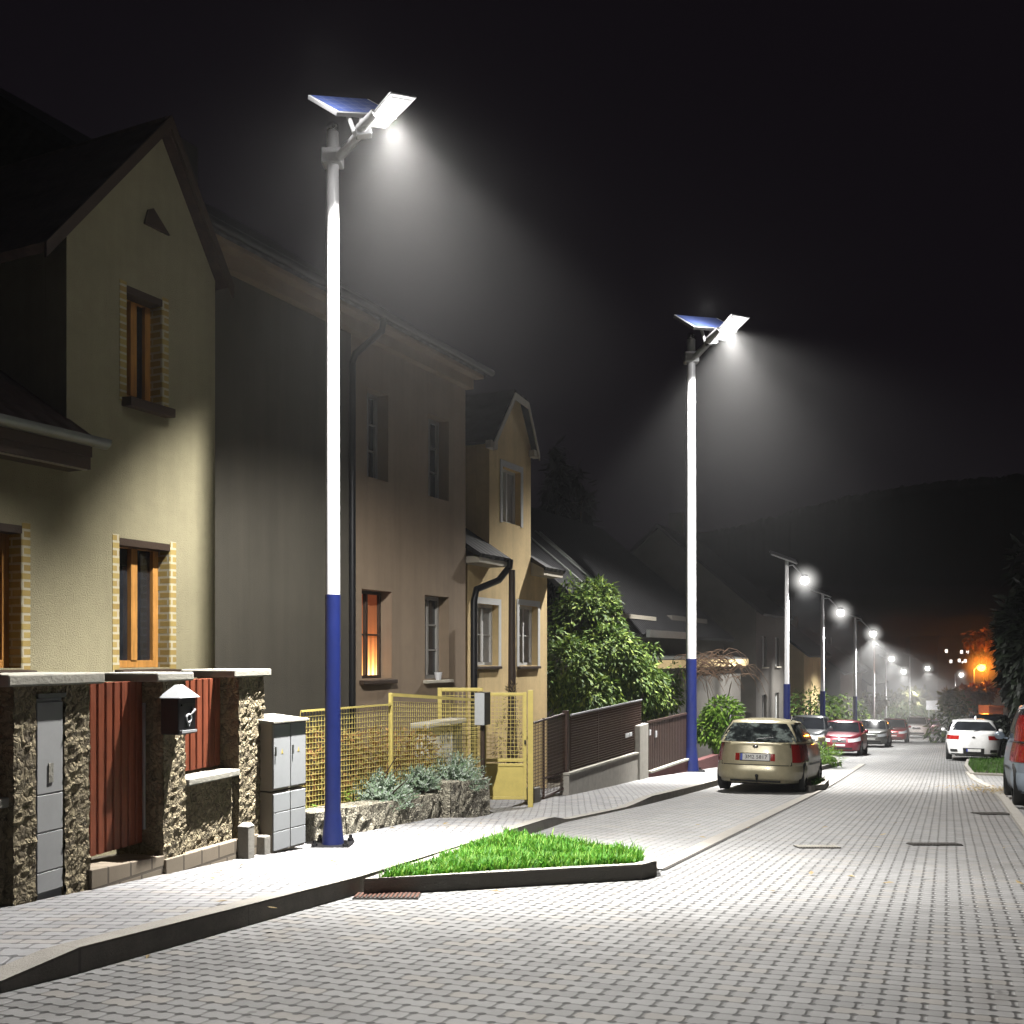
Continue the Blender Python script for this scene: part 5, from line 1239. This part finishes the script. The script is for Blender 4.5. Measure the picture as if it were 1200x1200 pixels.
# silver-green shrubs behind the low wall
YB = YL.shift(.34)
for i, (px, py, rp_, lab) in enumerate(((446, 918, 30, 'silver green shrub nearest the tall lamp on the low stone wall'), (489, 905, 21, 'smaller silver green shrub between two others on the low wall'), (531, 896, 31, 'largest pale silver shrub at the right end of the low wall'))):
    s_ = YB.s(px); p = YB.pt(s_); sc_ = p.y/F; r_ = rp_*sc_*1.15; z = P(px, py, p.y).z; zg = gz(p.y)+.12
    rr = random.Random(20+i); t_ = thing('lavender_shrub', lab, 'shrub', (p.x, p.y, zg), 0, 'silver green shrubs along the low stone wall')
    vs = []; fs = []; cz = z-zg-r_*.75
    for k in range(420 if i != 1 else 260):
        d = Vector((rr.gauss(0, 1), rr.gauss(0, 1), abs(rr.gauss(0, 1))+.1)).normalized(); ln = r_*rr.uniform(.9, 1.45)
        for j in range(16):
            q = .35+.65*j/16; p0 = Vector((0, 0, cz))+d*ln*q+Vector((0, 0, -.05*q*q)); sd = Vector((rr.uniform(-1, 1), rr.uniform(-1, 1), rr.uniform(-.3, 1))).normalized()
            l = .035; ax = (d*.6+sd).normalized(); ss = ax.cross(d).normalized()*.007 if ax.cross(d).length > .01 else Vector((.007, 0, 0)); b = len(vs)
            vs += [p0-ss, p0+ss, p0+ax*l+ss*.6, p0+ax*l-ss*.6]; fs.append((b, b+1, b+2, b+3))
    me = bpy.data.meshes.new('foliage'); me.from_pydata([tuple(v) for v in vs], [], fs); link('foliage', me, M['lav'], t_)
    stems(t_, 6, cz+r_*.4, r_*.7, .012, i)
# dry hedge behind the yellow mesh
YH = YL.shift(.80)
t_ = thing('dry_hedge', 'rusty brown and green hedge seen through the yellow mesh fence', 'hedge', (*YH.pt(2.2), gz(YH.pt(2.2).y)), YH.ang)
leaves('foliage', [(x, 0, .62-.073*x, .55, .25, .62, 1500) for x in (-2.9, -2.2, -1.5, -.8, -.1, .6, 1.3, 2.0)], .07, M['dry'], t_, 12, .2, .5, hollow=.3)
leaves('green_growth', [(x, -.25, .3-.073*x, .4, .2, .28, 350) for x in (-2.6, -1.7, -.8, .1, 1.0)], .06, M['brightbush'], t_, 13, .1, .4)
stems(t_, 14, .9, 1.2, .02, 3)
# big leafy shrub behind the brown fence
pb = Vector((2.6, 25.6)); zb = gz(25.6)
def bl(px, py, Y, rpx, rpy, n, ry=None):
    q = P(px, py, Y); return (q.x-pb.x, Y-pb.y, q.z-zb, rpx*Y/F, ry or rpx*Y/F*.8, rpy*Y/F, n)
plant('leafy_shrub', 'tall dense leafy green shrub rising above the brown mesh fence', 'shrub', (pb.x, pb.y, zb),
      [bl(690, 735, 26.2, 44, 52, 4300), bl(668, 785, 24.6, 34, 40, 2600), bl(712, 772, 25.4, 46, 42, 4000), bl(738, 805, 25.6, 44, 36, 3700), bl(688, 818, 24.8, 46, 28, 3200), bl(768, 815, 27.0, 30, 28, 1700), bl(640, 800, 24.2, 16, 30, 260), bl(760, 765, 26.4, 14, 14, 200), bl(700, 700, 26.4, 26, 22, 1100), bl(668, 690, 26.2, 12, 16, 120), bl(650, 745, 25.0, 14, 14, 130), bl(790, 790, 27.0, 12, 14, 110)], .165, 'bush', 5, 9, 2.2, .9, .04, droop=.5, shape=.34)
# leaf spray in front of the ochre house's right window
# lime bush right of the second lamp
p = G(846, 880, .1); pz = 30.5; q0 = P(846, 838, pz)
t_ = plant('lime_shrub', 'lime green rounded shrub between the second tall lamp and the golden car', 'shrub', (q0.x, pz, gz(pz)),
      [(0, 0, q0.z-gz(pz), .62, .6, .55, 1700), (-.25, .1, q0.z-gz(pz)-.4, .62, .5, .5, 1100), (.2, -.1, q0.z-gz(pz)-.55, .6, .5, .6, 1100)], .17, 'brightbush', 21, 5, 1.2, .5, .03)
# dry arching twigs over the fence
q0 = P(838, 790, 31); t_ = thing('dry_vine', 'tangle of dry brown arching twigs behind the second tall lamp', 'vine', (q0.x, 31, gz(31)))
rr = random.Random(5); mb = MB(); zc = q0.z-gz(31)
for i in range(95):
    a = rr.uniform(-1.25, 1.25); l = rr.uniform(.6, 1.25); x0 = rr.uniform(-1.0, .9); y0 = rr.uniform(-.5, .5)
    z0 = zc+rr.uniform(-.35, .35)+.25*math.cos(x0*1.4); s_ = rr.choice((-1, 1)); pts = [(x0+s_*l*t*.8, y0+rr.uniform(-.1, .1), z0+.32*math.sin(t*PI*.8+a*.3)*l-.75*l*t*t*rr.uniform(.6, 1)) for t in (0, .25, .5, .75, 1)]
    mb.tube(pts, [.013, .012, .010, .008, .005], 4, False)
mb.build('twigs', M['twig'], t_, recalc=False)
stems(t_, 8, zc, .6, .03, 4)
# plants in the beds
for k, (px, py, Y, lab) in enumerate(((962, 884, 28.2, 'yellow green strappy plant in the bed right of the golden car'),)):
    q = G(px, 896, .1); t_ = plant('bed_plant', lab, 'plant', (q.x, q.y, q.z), [(0, 0, .3, .42, .4, .28, 420), (.4, .2, .2, .3, .3, .2, 200)], .2, 'brightbush', 31, 4, .3, .2, .01, droop=-.3, shape=.16)
# fallen leaves: caught by the right kerb, a few along the pavement
def litter(name, label, spots, seed):
    rr = random.Random(seed); vs = []; fs = []
    for (cx, cy, sx, sy, n, hh) in spots:
        for k in range(n):
            x = rr.gauss(cx, sx); y = rr.gauss(cy, sy); z = gz(y)+hh+rr.uniform(.004, .02); a = rr.uniform(0, 2*PI); l = rr.uniform(.02, .05); b = len(vs)
            c, s_ = math.cos(a)*l, math.sin(a)*l
            vs += [(x-c, y-s_, z), (x+s_*.5, y-c*.5, z+rr.uniform(0, .015)), (x+c, y+s_, z+rr.uniform(0, .02)), (x-s_*.5, y+c*.5, z+rr.uniform(0, .015))]; fs.append((b, b+1, b+2, b+3))
    me = bpy.data.meshes.new(name); me.from_pydata(vs, [], fs); tag(link(name, me, M['straw']), label, 'leaves', kind='stuff')
q = G(1172, 932)
litter('fallen_leaves', 'brown fallen leaves heaped by the right kerb near the grey car', [(q.x, q.y, .25, .8, 260, .06), (q.x+.3, q.y+1.2, .3, .6, 140, .06)], 5)
litter('fallen_leaves', 'few scattered dry leaves on the pavement and paving stones', [(-1.9, 7.5, .5, 1.6, 16, .125), (.2, 6.2, 2.2, 2.2, 7, .003), (3.2, 11, 1.6, 4, 14, .003), (-.9, 11.8, .4, 1.4, 14, .125)], 6)
# firs behind the dark house
for i, (px, top, Y, wd, lab) in enumerate(((652, 528, 52, 2.6, 'dark fir tree tallest of three behind the dark roof'), (681, 556, 54, 2.2, 'dark fir tree lowest of three behind the dark roof'), (664, 545, 56, 2.2, 'dark fir tree in the middle of three behind the dark roof'))):
    q = P(px, top, Y); z = gz(Y); H = q.z-z
    t_ = thing('fir_tree', lab, 'tree', (q.x, Y, z), 0, 'dark firs behind the roof')
    mb = MB(); mb.tube([(0, 0, 0), (0, 0, H*.97)], [.25, .03], 7); mb.build('trunk', M['stem'], t_)
    bl_ = []
    for j in range(13):
        v = j/12; bl_.append((R.uniform(-.2, .2), R.uniform(-.2, .2), H*(.25+.74*v), wd*(1-v*.93), wd*(1-v*.93), H*.05, int(230*(1-v*.8))))
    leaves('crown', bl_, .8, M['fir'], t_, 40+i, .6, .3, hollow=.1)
# trees at the far end and the dark right side
def tree(name, label, px, py, Y, rpx, rpy, mat, n, size, seed, group=None, th=None, gaps=.5):
    q = P(px, py, Y); z = gz(Y); H = q.z-z; rx, rz = rpx*Y/F, rpy*Y/F; rr = random.Random(seed)
    t_ = thing(name, label, 'tree', (q.x, Y, z), 0, group)
    mb = MB(); mb.tube([(0, 0, 0), (.05, 0, H*.5), (0, 0, H)], [.16, .11, .05], 7)
    tips = []
    for i in range(6):
        a = i*PI/3+rr.uniform(-.4, .4); e = (math.cos(a)*rx*.7, math.sin(a)*rx*.6, H+rz*rr.uniform(-.3, .6)); mb.tube([(0, 0, H*rr.uniform(.35, .7)), (e[0]*.5, e[1]*.5, H*.85), e], [.07, .05, .02], 5); tips.append(e)
    mb.build('trunk', M['stem'], t_)
    bl_ = [(e[0], e[1], e[2], rx*.5, rx*.5, rz*.45, n//8) for e in tips]+[(0, 0, H, rx*.7, rx*.7, rz*.8, n//4)]
    leaves('crown', bl_, size, M[mat], t_, seed, .3, .5, hollow=gaps)
    return t_
tree('street_tree', 'pale yellowish tree in the haze behind the last slim lamps', 1052, 822, 95, 22, 16, 'paletree', 1500, .55, 51, 'pale trees at the far end')
tree('street_tree', 'pale greenish tree just right of the last slim lamp', 1078, 824, 100, 18, 17, 'paletree', 1300, .55, 52, 'pale trees at the far end')
tree('street_tree', 'low pale tree in the haze above the dark silver car', 1018, 826, 82, 18, 12, 'paletree', 900, .5, 53, 'pale trees at the far end')
tree('street_tree', 'brightly lit cream tree left of the orange lamp', 1118, 825, 66, 13, 16, 'paletree', 700, .5, 54, 'pale trees at the far end')
tree('street_tree', 'reddish tree lit by the orange lamp beside its post', 1143, 818, 68, 17, 16, 'orangetree', 1100, .5, 55)
tree('street_tree', 'tall dark tree hanging above the orange lamp', 1154, 757, 71.5, 20, 26, 'orangetree', 420, .5, 56)
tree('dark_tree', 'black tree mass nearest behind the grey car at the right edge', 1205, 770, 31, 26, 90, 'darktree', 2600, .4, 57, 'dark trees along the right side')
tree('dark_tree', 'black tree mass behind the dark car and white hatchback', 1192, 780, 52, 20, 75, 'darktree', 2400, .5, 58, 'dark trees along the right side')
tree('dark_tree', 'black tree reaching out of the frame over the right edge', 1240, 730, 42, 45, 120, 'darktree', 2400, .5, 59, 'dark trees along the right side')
for i, (px, py, Y, rx, rz, lab) in enumerate(((1182, 872, 41, .9, 1.0, 'dark low hedge bush between the white hatchback and the grey car'), (1098, 842, 100, 3.2, 2.0, 'grey green hedge at the end of the street right of the white car'), (1128, 850, 62, 1.6, 1.6, 'dim bush above the white hatchback roof'), (1040, 838, 90, 3.5, 1.4, 'hazy hedge behind the second red car'), (985, 838, 58, 1.4, 1.2, 'pale hedge bush above the red car roof'), (952, 832, 49, 1.3, 1.1, 'round dim hedge bush behind the golden car roof'))):
    q = P(px, py, Y); z = gz(Y); plant('hedge_bush', lab, 'shrub', (q.x, Y, z), [(0, 0, max(q.z-z, rz*.5), rx, rx*.8, rz, 700), (rx*.6, .2, max(q.z-z, rz*.5)-.2, rx*.7, rx*.6, rz*.8, 350), (-rx*.6, 0, max(q.z-z, rz*.5)-.25, rx*.7, rx*.6, rz*.8, 350)], .25 if Y < 60 else .4, 'darktree' if i in (0,) else 'bush', 70+i, 4, 1.0, .4, .03, 'hedge bushes along the street')
# small shop sign board at the street's end and an orange covered load
q = P(1093, 825, 88); t_ = thing('street_sign', 'pale rectangular sign board at the far end of the street', 'sign', (q.x, 88, gz(88)))
mb = MB(); zc = q.z-gz(88); mb.box(-.55, .55, -.03, .03, zc-.5, zc+.3); mb.build('board', M['signwhite'], t_)
mb = MB(); mb.cyl((-.3, .06, 0), (-.3, .06, zc+.2), .05, 8); mb.cyl((.3, .06, 0), (.3, .06, zc+.2), .05, 8); mb.build('post', M['steel'], t_)
q = P(1163, 833, 58); t_ = thing('skip_container', 'bright orange container behind the dark car under the orange lamp', 'container', (q.x, 58, gz(58)))
zc = q.z-gz(58); mb = MB(); mb.hexa([(-.4, -.5, 0), (.3, -.5, 0), (.3, .6, 0), (-.4, .6, 0)], [(-.5, -.6, zc+.3), (.35, -.6, zc+.3), (.35, .7, zc+.3), (-.5, .7, zc+.3)]); mb.build('body', M['orangebox'], t_, .03)
mb = MB(); mb.box(-.52, .38, -.66, -.605, zc+.22, zc+.33); mb.build('rim', M['orangebox'], t_)

# ------------------------------------------------------------------ cars
def unit_ring(p, aspect, n):
    pts = []
    for i in range(2000):
        a = -PI/2+2*PI*i/2000; c, s_ = math.cos(a), math.sin(a)
        pts.append((math.copysign(abs(c)**(2/p), c), math.copysign(abs(s_)**(2/p), s_)))
    acc = [0.0]
    for i in range(1, 2001):
        a, b = pts[i-1], pts[i % 2000]; acc.append(acc[-1]+math.hypot((b[0]-a[0])*aspect, b[1]-a[1]))
    out = []; j = 0
    for k in range(n):
        t = acc[-1]*k/n
        while acc[j+1] < t: j += 1
        out.append(pts[j])
    return out
def make_car(name, label, loc, yaw, S, group='cars parked along the street', pitch=0.0):
    """S: shape and colour of one car. Local +y is the car's nose; the origin is on the ground under its middle."""
    L, W, H, belt, nose = S['L'], S['W'], S['H'], S['belt'], S['nose']
    f0, f1, r0, r1 = S['f0'], S['f1'], S['r0'], S['r1']; deck = S.get('deck', belt)
    paint = S['paint']; pb, pc = 4.6, 4.4; zl = .20; wb = S.get('wb', L*.6); wr = S.get('wr', .31)
    rt = thing(name, label, 'car', loc, yaw, group); rt.rotation_euler = (pitch, 0, yaw)
    def top(y):
        if y > f0-.1:
            t = min(1, (y-f0+.1)/(L/2-f0+.1)); return belt-(belt-nose)*(t*t*.75+t*.25)
        if y < r0: 
            t = min(1, (r0-y)/(L/2+r0+1e-3)); return belt-(belt-deck)*t
        return belt
    def hwid(v): return W/2*(.90+.10*math.sin(PI*min(1, .12+v*.78)))
    def hlen(v): return L/2*(.962+.038*math.sin(PI*min(1, .2+v*.80)))
    def B(ux, uy, v, off=0.0):
        y = uy*(hlen(v)+off)
        tp = S.get('taper', .1); x = ux*(hwid(v)+off)*(1-tp*max(0, abs(y)/(L/2)-.55)**2*3)
        return Vector((x, y, zl+(top(y)-zl)*v))
    def C(ux, uy, v, off=0.0):
        f = f0+(f1-f0)*v; r = r0+(r1-r0)*v; hy = (f-r)/2; hw = (W/2*.955)*(1-v)+(W/2*S.get('roofw', .76))*v+.03*math.sin(PI*v)
        z = belt-.01+(H-.07-belt)*v
        return Vector((ux*(hw+off), (f+r)/2+uy*(hy+off), z))
    N = 96; UB = unit_ring(pb, W/L, N); UC = unit_ring(pc, W/(f0-r0), N)
    mb = MB(); nv = 12; vs = [B(x, y, j/nv) for j in range(nv+1) for x, y in UB]
    for k in range(1, 7):
        s_ = 1-k/7
        for x, y in UB:
            q = B(x*s_, y*s_, 1.0); q.z = top(q.y)+.035*(1-s_**2); vs.append(q)
    fs = [(j*N+i, j*N+(i+1) % N, (j+1)*N+(i+1) % N, (j+1)*N+i) for j in range(nv+6) for i in range(N)]
    fs.append(tuple(reversed(range(N)))); fs.append(tuple((nv+6)*N+i for i in range(N)))
    mb.add(vs, fs, True); body = mb.build('body', paint, rt)
    # wheel arches cut out of the body
    cb = MB()
    for sy in (-1, 1):
        for sx in (-1, 1):
            y = sy*wb/2+S.get('wo', 0); cb.cyl((sx*(W/2-.30), y, wr-.0), (sx*(W/2+.2), y, wr), wr+.065, 28)
    co_ = cb.build('arch_cutter', paint, weld=True); md = body.modifiers.new('cut', 'BOOLEAN'); md.object = co_; md.operation = 'DIFFERENCE'; md.solver = 'EXACT'
    dg = bpy.context.evaluated_depsgraph_get(); dg.update(); me = bpy.data.meshes.new_from_object(body.evaluated_get(dg)); body.modifiers.clear(); body.data = me; bpy.data.objects.remove(co_)
    me.materials.clear(); me.materials.append(paint)
    mb = MB(); vs = [C(x, y, j/10) for j in range(11) for x, y in UC]
    for k in range(1, 8):
        s_ = 1-(k/8)**1.0*.999
        for x, y in UC:
            q = C(x*s_, y*s_, 1.0); q.z += .07*(1-s_**2.4); vs.append(q)
    fs = [(j*N+i, j*N+(i+1) % N, (j+1)*N+(i+1) % N, (j+1)*N+i) for j in range(17) for i in range(N)]; fs.append(tuple(17*N+i for i in range(N)))
    mb.add(vs, fs, True); mb.build('cabin', paint, rt)
    def ue(a, p): return max(0.0, 1-abs(a)**p)**(1/p)
    def endp(F_, p, sg, xa, xb, va, vb, off, nu=14, nv=5, sx=1.0):
        m_ = MB()
        def fn(u, v):
            vv = va+(vb-va)*v; k = 1-(1-sx)*v; x = (xa+(xb-xa)*u); xm = (xa+xb)/2; x = xm+(x-xm)*k
            return F_(x, sg*ue(x, p), vv, off)
        m_.grid(fn, nu, nv); return m_
    def sidep(F_, p, sg, ya, yb, va, vb, off, nu=12, nv=5, ta=0.0, tb=0.0):
        m_ = MB()
        def fn(u, v):
            y = (ya+ta*v)+((yb+tb*v)-(ya+ta*v))*u; return F_(sg*ue(y, p), y, va+(vb-va)*v, off)
        m_.grid(fn, nu, nv); return m_
    G_ = S.get('glass', M['glass'])
    endp(C, pc, -1, -.90, .90, S.get('rw0', .12), .90, .006, sx=S.get('rws', .94)).build('rear_window', G_, rt, recalc=False)
    endp(C, pc, 1, -.92, .92, .04, .93, .006).build('windscreen', S.get('wglass', G_), rt, recalc=False)
    for sg in (-1, 1):
        ys = S.get('sidewin', [(-.80, -.30), (-.26, .26), (.30, .84)])
        for a, b in ys: sidep(C, pc, sg, a, b, .10, .88, .006).build('side_window', G_, rt, recalc=False)
        t_ = S['tl']; x0_, x1_ = sorted((sg*t_[0], sg*t_[1]))
        tl = endp(B, pb, -1, x0_, x1_, t_[2], t_[3], .008, 10, 6).build('taillight', M['redlens'], rt, recalc=False)
        if S.get('tlc'):
            q = S['tlc']; x0_, x1_ = sorted((sg*q[0], sg*q[1])); endp(C, pc, -1, x0_, x1_, q[2], q[3], .009, 8, 6).build('upper_taillight', M['redlens'], rt, recalc=False)
        x0_, x1_ = sorted((sg*.42, sg*.93)); hl = endp(B, pb, 1, x0_, x1_, .66, .90, .008, 12, 5).build('headlight', M['clearlens'], rt, recalc=False)
        # mirror
        m_ = MB(); yb = f0-.28; m_.ball((sg*(W/2+.07), yb, belt+.07), .085, .05, .07, 10, 6); m_.tube([(sg*(W/2-.06), yb, belt+.02), (sg*(W/2+.06), yb, belt+.05)], .02, 6); m_.build('mirror', paint, rt)
        m_ = MB(); sidep(B, pb, sg, -.40, .42, .42, .47, .012).build('side_strip', M['blackplastic'], rt, recalc=False)
        for sy in (-1, 1):
            y = sy*wb/2+S.get('wo', 0); xw = sg*(W/2-.115)
            m_ = MB(); prof = [(-.10, wr-.10), (-.10, wr-.03), (-.08, wr), (.08, wr), (.10, wr-.03), (.10, wr-.10)]; n = 26; vs = []; 
            for (xx, r_) in prof:
                for i in range(n): vs.append((xw+xx, y+r_*math.cos(2*PI*i/n), wr+r_*math.sin(2*PI*i/n)))
            m_.add(vs, [(j*n+i, j*n+(i+1) % n, (j+1)*n+(i+1) % n, (j+1)*n+i) for j in range(5) for i in range(n)], True)
            ty = m_.build('wheel', M['tyre'], rt)
            m_ = MB(); xo = xw+sg*.07; m_.cyl((xw-.08, y, wr), (xo-sg*.02, y, wr), wr-.10, 20)
            for i in range(5):
                a = i*2*PI/5; d = Vector((0, math.cos(a), math.sin(a))); s_ = Vector((0, -math.sin(a), math.cos(a))); c = Vector((xo, y, wr))+d*(wr-.13)*.55; m_.obox(c, Vector((.012, 0, 0)), d*(wr-.13)*.5, s_*.035)
            m_.build('rim', M['rim'], ty)
    # dark underbody and inner arches
    m_ = MB(); m_.box(-W/2+.32, W/2-.32, -L/2+.25, L/2-.25, .16, .30); m_.build('underbody', M['blackplastic'], rt)
    # rear plate, badge, seams
    pz = S.get('plate', (.40, .52)); w_ = S.get('pw', .31)
    endp(B, pb, -1, -w_-.02, w_+.02, pz[0]-.02, pz[1]+.02, .007, 10, 3).build('plate_recess', M['blackplastic'], rt, recalc=False)
    pl_ = endp(B, pb, -1, -w_, w_, pz[0], pz[1], .013, 10, 3).build('number_plate', M['platewhite'], rt, recalc=False)
    endp(B, pb, -1, -w_, -w_+.05, pz[0], pz[1], .016, 3, 2).build('plate_band', M['plateblue'], pl_, recalc=False)
    if S.get('text'):
        me = text_mesh(S['text'], .105); o = link('plate_text', me, M['blackplastic'], pl_); q = B(0, -1, (pz[0]+pz[1])/2, .019)
        o.matrix_basis = Matrix.Translation((q.x+.02, q.y-.001, q.z)) @ Matrix.Rotation(PI/2, 4, 'X')
    if S.get('rtrim'):
        for sg in (-1, 1):
            x0_, x1_ = sorted((sg*(w_+.025), sg*(w_+.12))); endp(B, pb, -1, x0_, x1_, pz[0]-.01, pz[1]+.01, .012, 4, 3).build('plate_reflector', M['redlens'], rt, recalc=False)
    for (a, b, va, vb) in S.get('seams', ()):
        endp(B, pb, -1, a, b, va, vb, .004, 14, 1).build('panel_gap', M['blackplastic'], rt, recalc=False)
    for (a, b, va, vb, mt) in S.get('rear_bits', ()):
        endp(B, pb, -1, a, b, va, vb, .012, 14, 3).build('bumper_insert', M[mt], rt, recalc=False)
    if S.get('bumper'):
        va, vb = S['bumper']; m_ = MB()
        m_.grid(lambda u, v: B(-.985+1.97*u, -ue(-.985+1.97*u, pb), va+(vb-va)*v, .012+.03*math.sin(PI*min(1, .25+v*.75))), 40, 6); m_.build('bumper', paint, rt, recalc=False)
    q = B(0, -1, S.get('badge', .80), .01); m_ = MB(); m_.ball((0, q.y-.004, q.z), .055, .012, .035, 12, 6); m_.build('badge', M['chrome'], rt)
    # nose: grille, badge, plate, lower intake
    endp(B, pb, 1, -.34, .34, .62, .84, .008, 12, 4).build('grille', M['blackplastic'], rt, recalc=False)
    q = B(0, 1, .74, .014); m_ = MB(); m_.ball((0, q.y, q.z), .08, .012, .05, 12, 6); m_.build('front_badge', M['chrome'], rt)
    endp(B, pb, 1, -.62, .62, .10, .26, .008, 12, 3).build('intake', M['blackplastic'], rt, recalc=False)
    endp(B, pb, 1, -.28, .28, .36, .50, .015, 8, 3).build('front_plate', M['platewhite'], rt, recalc=False)
    # interior: seats seen through the glass are hinted by dark head restraints behind clear glass
    m_ = MB(); zr_ = belt-.02+(H-.07-belt)*S.get('rw0', .12)
    q = C(0, -1, .16, .014); e = C(0.0, -1, .5, .018); m_.tube([(0, q.y, q.z), (.32, q.y+.02, q.z+.05)], .010, 5); m_.build('wiper', M['blackplastic'], rt)
    if S.get('tow'):
        q = B(.06, -1, .04, 0); m_ = MB(); m_.tube([(q.x, q.y+.1, q.z+.02), (q.x, q.y-.08, q.z+.0), (q.x, q.y-.10, q.z+.09)], .02, 6); m_.ball((q.x, q.y-.10, q.z+.11), .032); m_.build('tow_ball', M['blackplastic'], rt)
    if S.get('rails'):
        for sg in (-1, 1):
            m_ = MB(); x = sg*W/2*.70; m_.tube([(x, r1+.15, H-.06), (x, r1+.22, H+.02), (x, f1-.2, H+.02), (x, f1-.05, H-.06)], .014, 6); m_.build('roof_rail', M['blackplastic'], rt)
    return rt
HD = -math.atan(.425)
def at_car(px, py, L, W, facing_away=True, end='rear', extra=0.0):
    g = G(px, py); d = Vector((.391, .920)); p = Vector((g.x, g.y))+d*L/2
    z = gz(p.y); sl = slope(p.y)*.92
    yaw = HD+extra if facing_away else HD+PI+extra
    return (p.x, p.y, z+.012), yaw, (-math.atan(sl) if facing_away else math.atan(sl))
gold = carpaint('gold_car_paint', (.50, .45, .30), .32, .2)
wag = dict(glass=M['carglass'], L=4.35, W=1.72, H=1.47, belt=.97, nose=.72, f0=.95, f1=.25, r0=-2.08, r1=-1.72, paint=gold, tl=(.80, .995, .52, .98), wb=2.6, wr=.31, rw0=.06, rws=.90, roofw=.70,
           plate=(.56, .72), pw=.33, text='3M2 5817', rtrim=True, seams=((-.80, .80, .435, .455), (-.80, -.785, .455, .98), (.785, .80, .455, .98)), bumper=(.10, .43), badge=.90, tow=True, rails=True, rear_bits=((-.6, .6, .02, .07, 'blackplastic'),), taper=.06)
loc, yaw, pit = at_car(884, 930, 4.35, 1.72); make_car('parked_car', 'gold estate car seen from behind, parked beside the second tall lamp', loc, yaw, wag, pitch=pit)
def C_(c, **k):
    d = dict(L=4.0, W=1.70, H=1.42, belt=.90, nose=.70, f0=.92, f1=.15, r0=-1.70, r1=-1.30, tl=(.70, .99, .62, .92), roofw=.76); d.update(k); d['paint'] = c; return d
red = carpaint('dark_red_car_paint', (.20, .02, .035)); silver = carpaint('dark_silver_car_paint', (.16, .16, .15)); red2 = carpaint('bright_red_car_paint', (.34, .03, .03)); whitep = carpaint('white_car_paint', (.78, .78, .78), .3, .0); bluegrey = carpaint('blue_grey_car_paint', (.42, .50, .60)); blk = carpaint('black_car_paint', (.015, .015, .017)); greyp = carpaint('grey_car_paint', (.10, .105, .11))
def front_car(px, py, S, label, **kw):
    loc, yaw, pit = at_car(px, py, S['L'], S['W'], False); return make_car('parked_car', label, loc, yaw, S, pitch=pit, **kw)
front_car(983, 886, C_(red, f0=.85, deck=.9), 'dark red car facing us behind the kerbed planting bed')
front_car(1020, 876, C_(silver, L=4.2, H=1.44), 'dark silver car facing us between the dark red and bright red cars')
front_car(1046, 870.5, C_(red2, H=1.48), 'bright red car just behind the dark silver car')
front_car(1074, 864.5, C_(whitep, L=4.3, H=1.62, W=1.78, belt=1.0, nose=.88, f0=.95, f1=.3, r1=-1.75), 'tall white car facing us farthest along the left row')
front_car(1089, 862.5, C_(red, L=4.1), 'small dark red car half hidden at the right of the tall white car')
# grey car half on the pavement
g = P(948, 850, 42); make_car('parked_car', 'grey car half hidden behind the gold estate under a hedge', (g.x, 42, gz(42)+.13), HD+PI, C_(greyp, H=1.5), pitch=math.atan(.056))
hat = C_(whitep, L=4.3, W=1.78, H=1.47, belt=.96, nose=.72, f0=1.0, f1=.25, r0=-2.0, r1=-1.35, tl=(.56, .97, .70, .88), rw0=.22, rws=.80, plate=(.16, .28), pw=.27, badge=.80, wr=.32, rear_bits=((-.86, -.62, .14, .26, 'blackplastic'), (.62, .86, .14, .26, 'blackplastic'), (-.40, .40, .05, .32, 'blackplastic'), (-.85, .85, .01, .07, 'blackplastic')), bumper=None, roofw=.74)
loc, yaw, pit = at_car(1141, 892.5, 4.3, 1.78); make_car('parked_car', 'white hatchback seen from behind beside the grass patch', loc, yaw, hat, pitch=pit)
dk = C_(blk, L=4.5, H=1.68, W=1.8, belt=1.0, nose=.8, f0=1.2, f1=.5, r0=-2.1, r1=-1.85, tl=(.85, .99, .6, .98), roofw=.80)
g = P(1158, 870, 45); dc = make_car('parked_car', 'black tall car with white roof edge in front of the white hatchback', (g.x, 45, gz(45)+.01), HD, dk, pitch=-math.atan(.056))
mpv = C_(bluegrey, L=4.2, W=1.75, H=1.62, belt=.98, nose=.78, f0=1.15, f1=.45, r0=-2.02, r1=-1.72, tl=(.82, .998, .60, .985), tlc=(.84, .99, .02, .72), rw0=.10, rws=.92, roofw=.80, plate=(.5, .64), bumper=(.06, .40), wr=.33)
g = G(1187, 948); d = Vector((.391, .920)); rgt = Vector((.920, -.391)); p = Vector((g.x, g.y))+d*(4.2/2-.85)+rgt*(1.75/2-.02)
make_car('parked_car', 'blue grey people carrier cut off by the right edge of the photo', (p.x, p.y, gz(p.y)+.04), HD, mpv, pitch=-math.atan(.065))
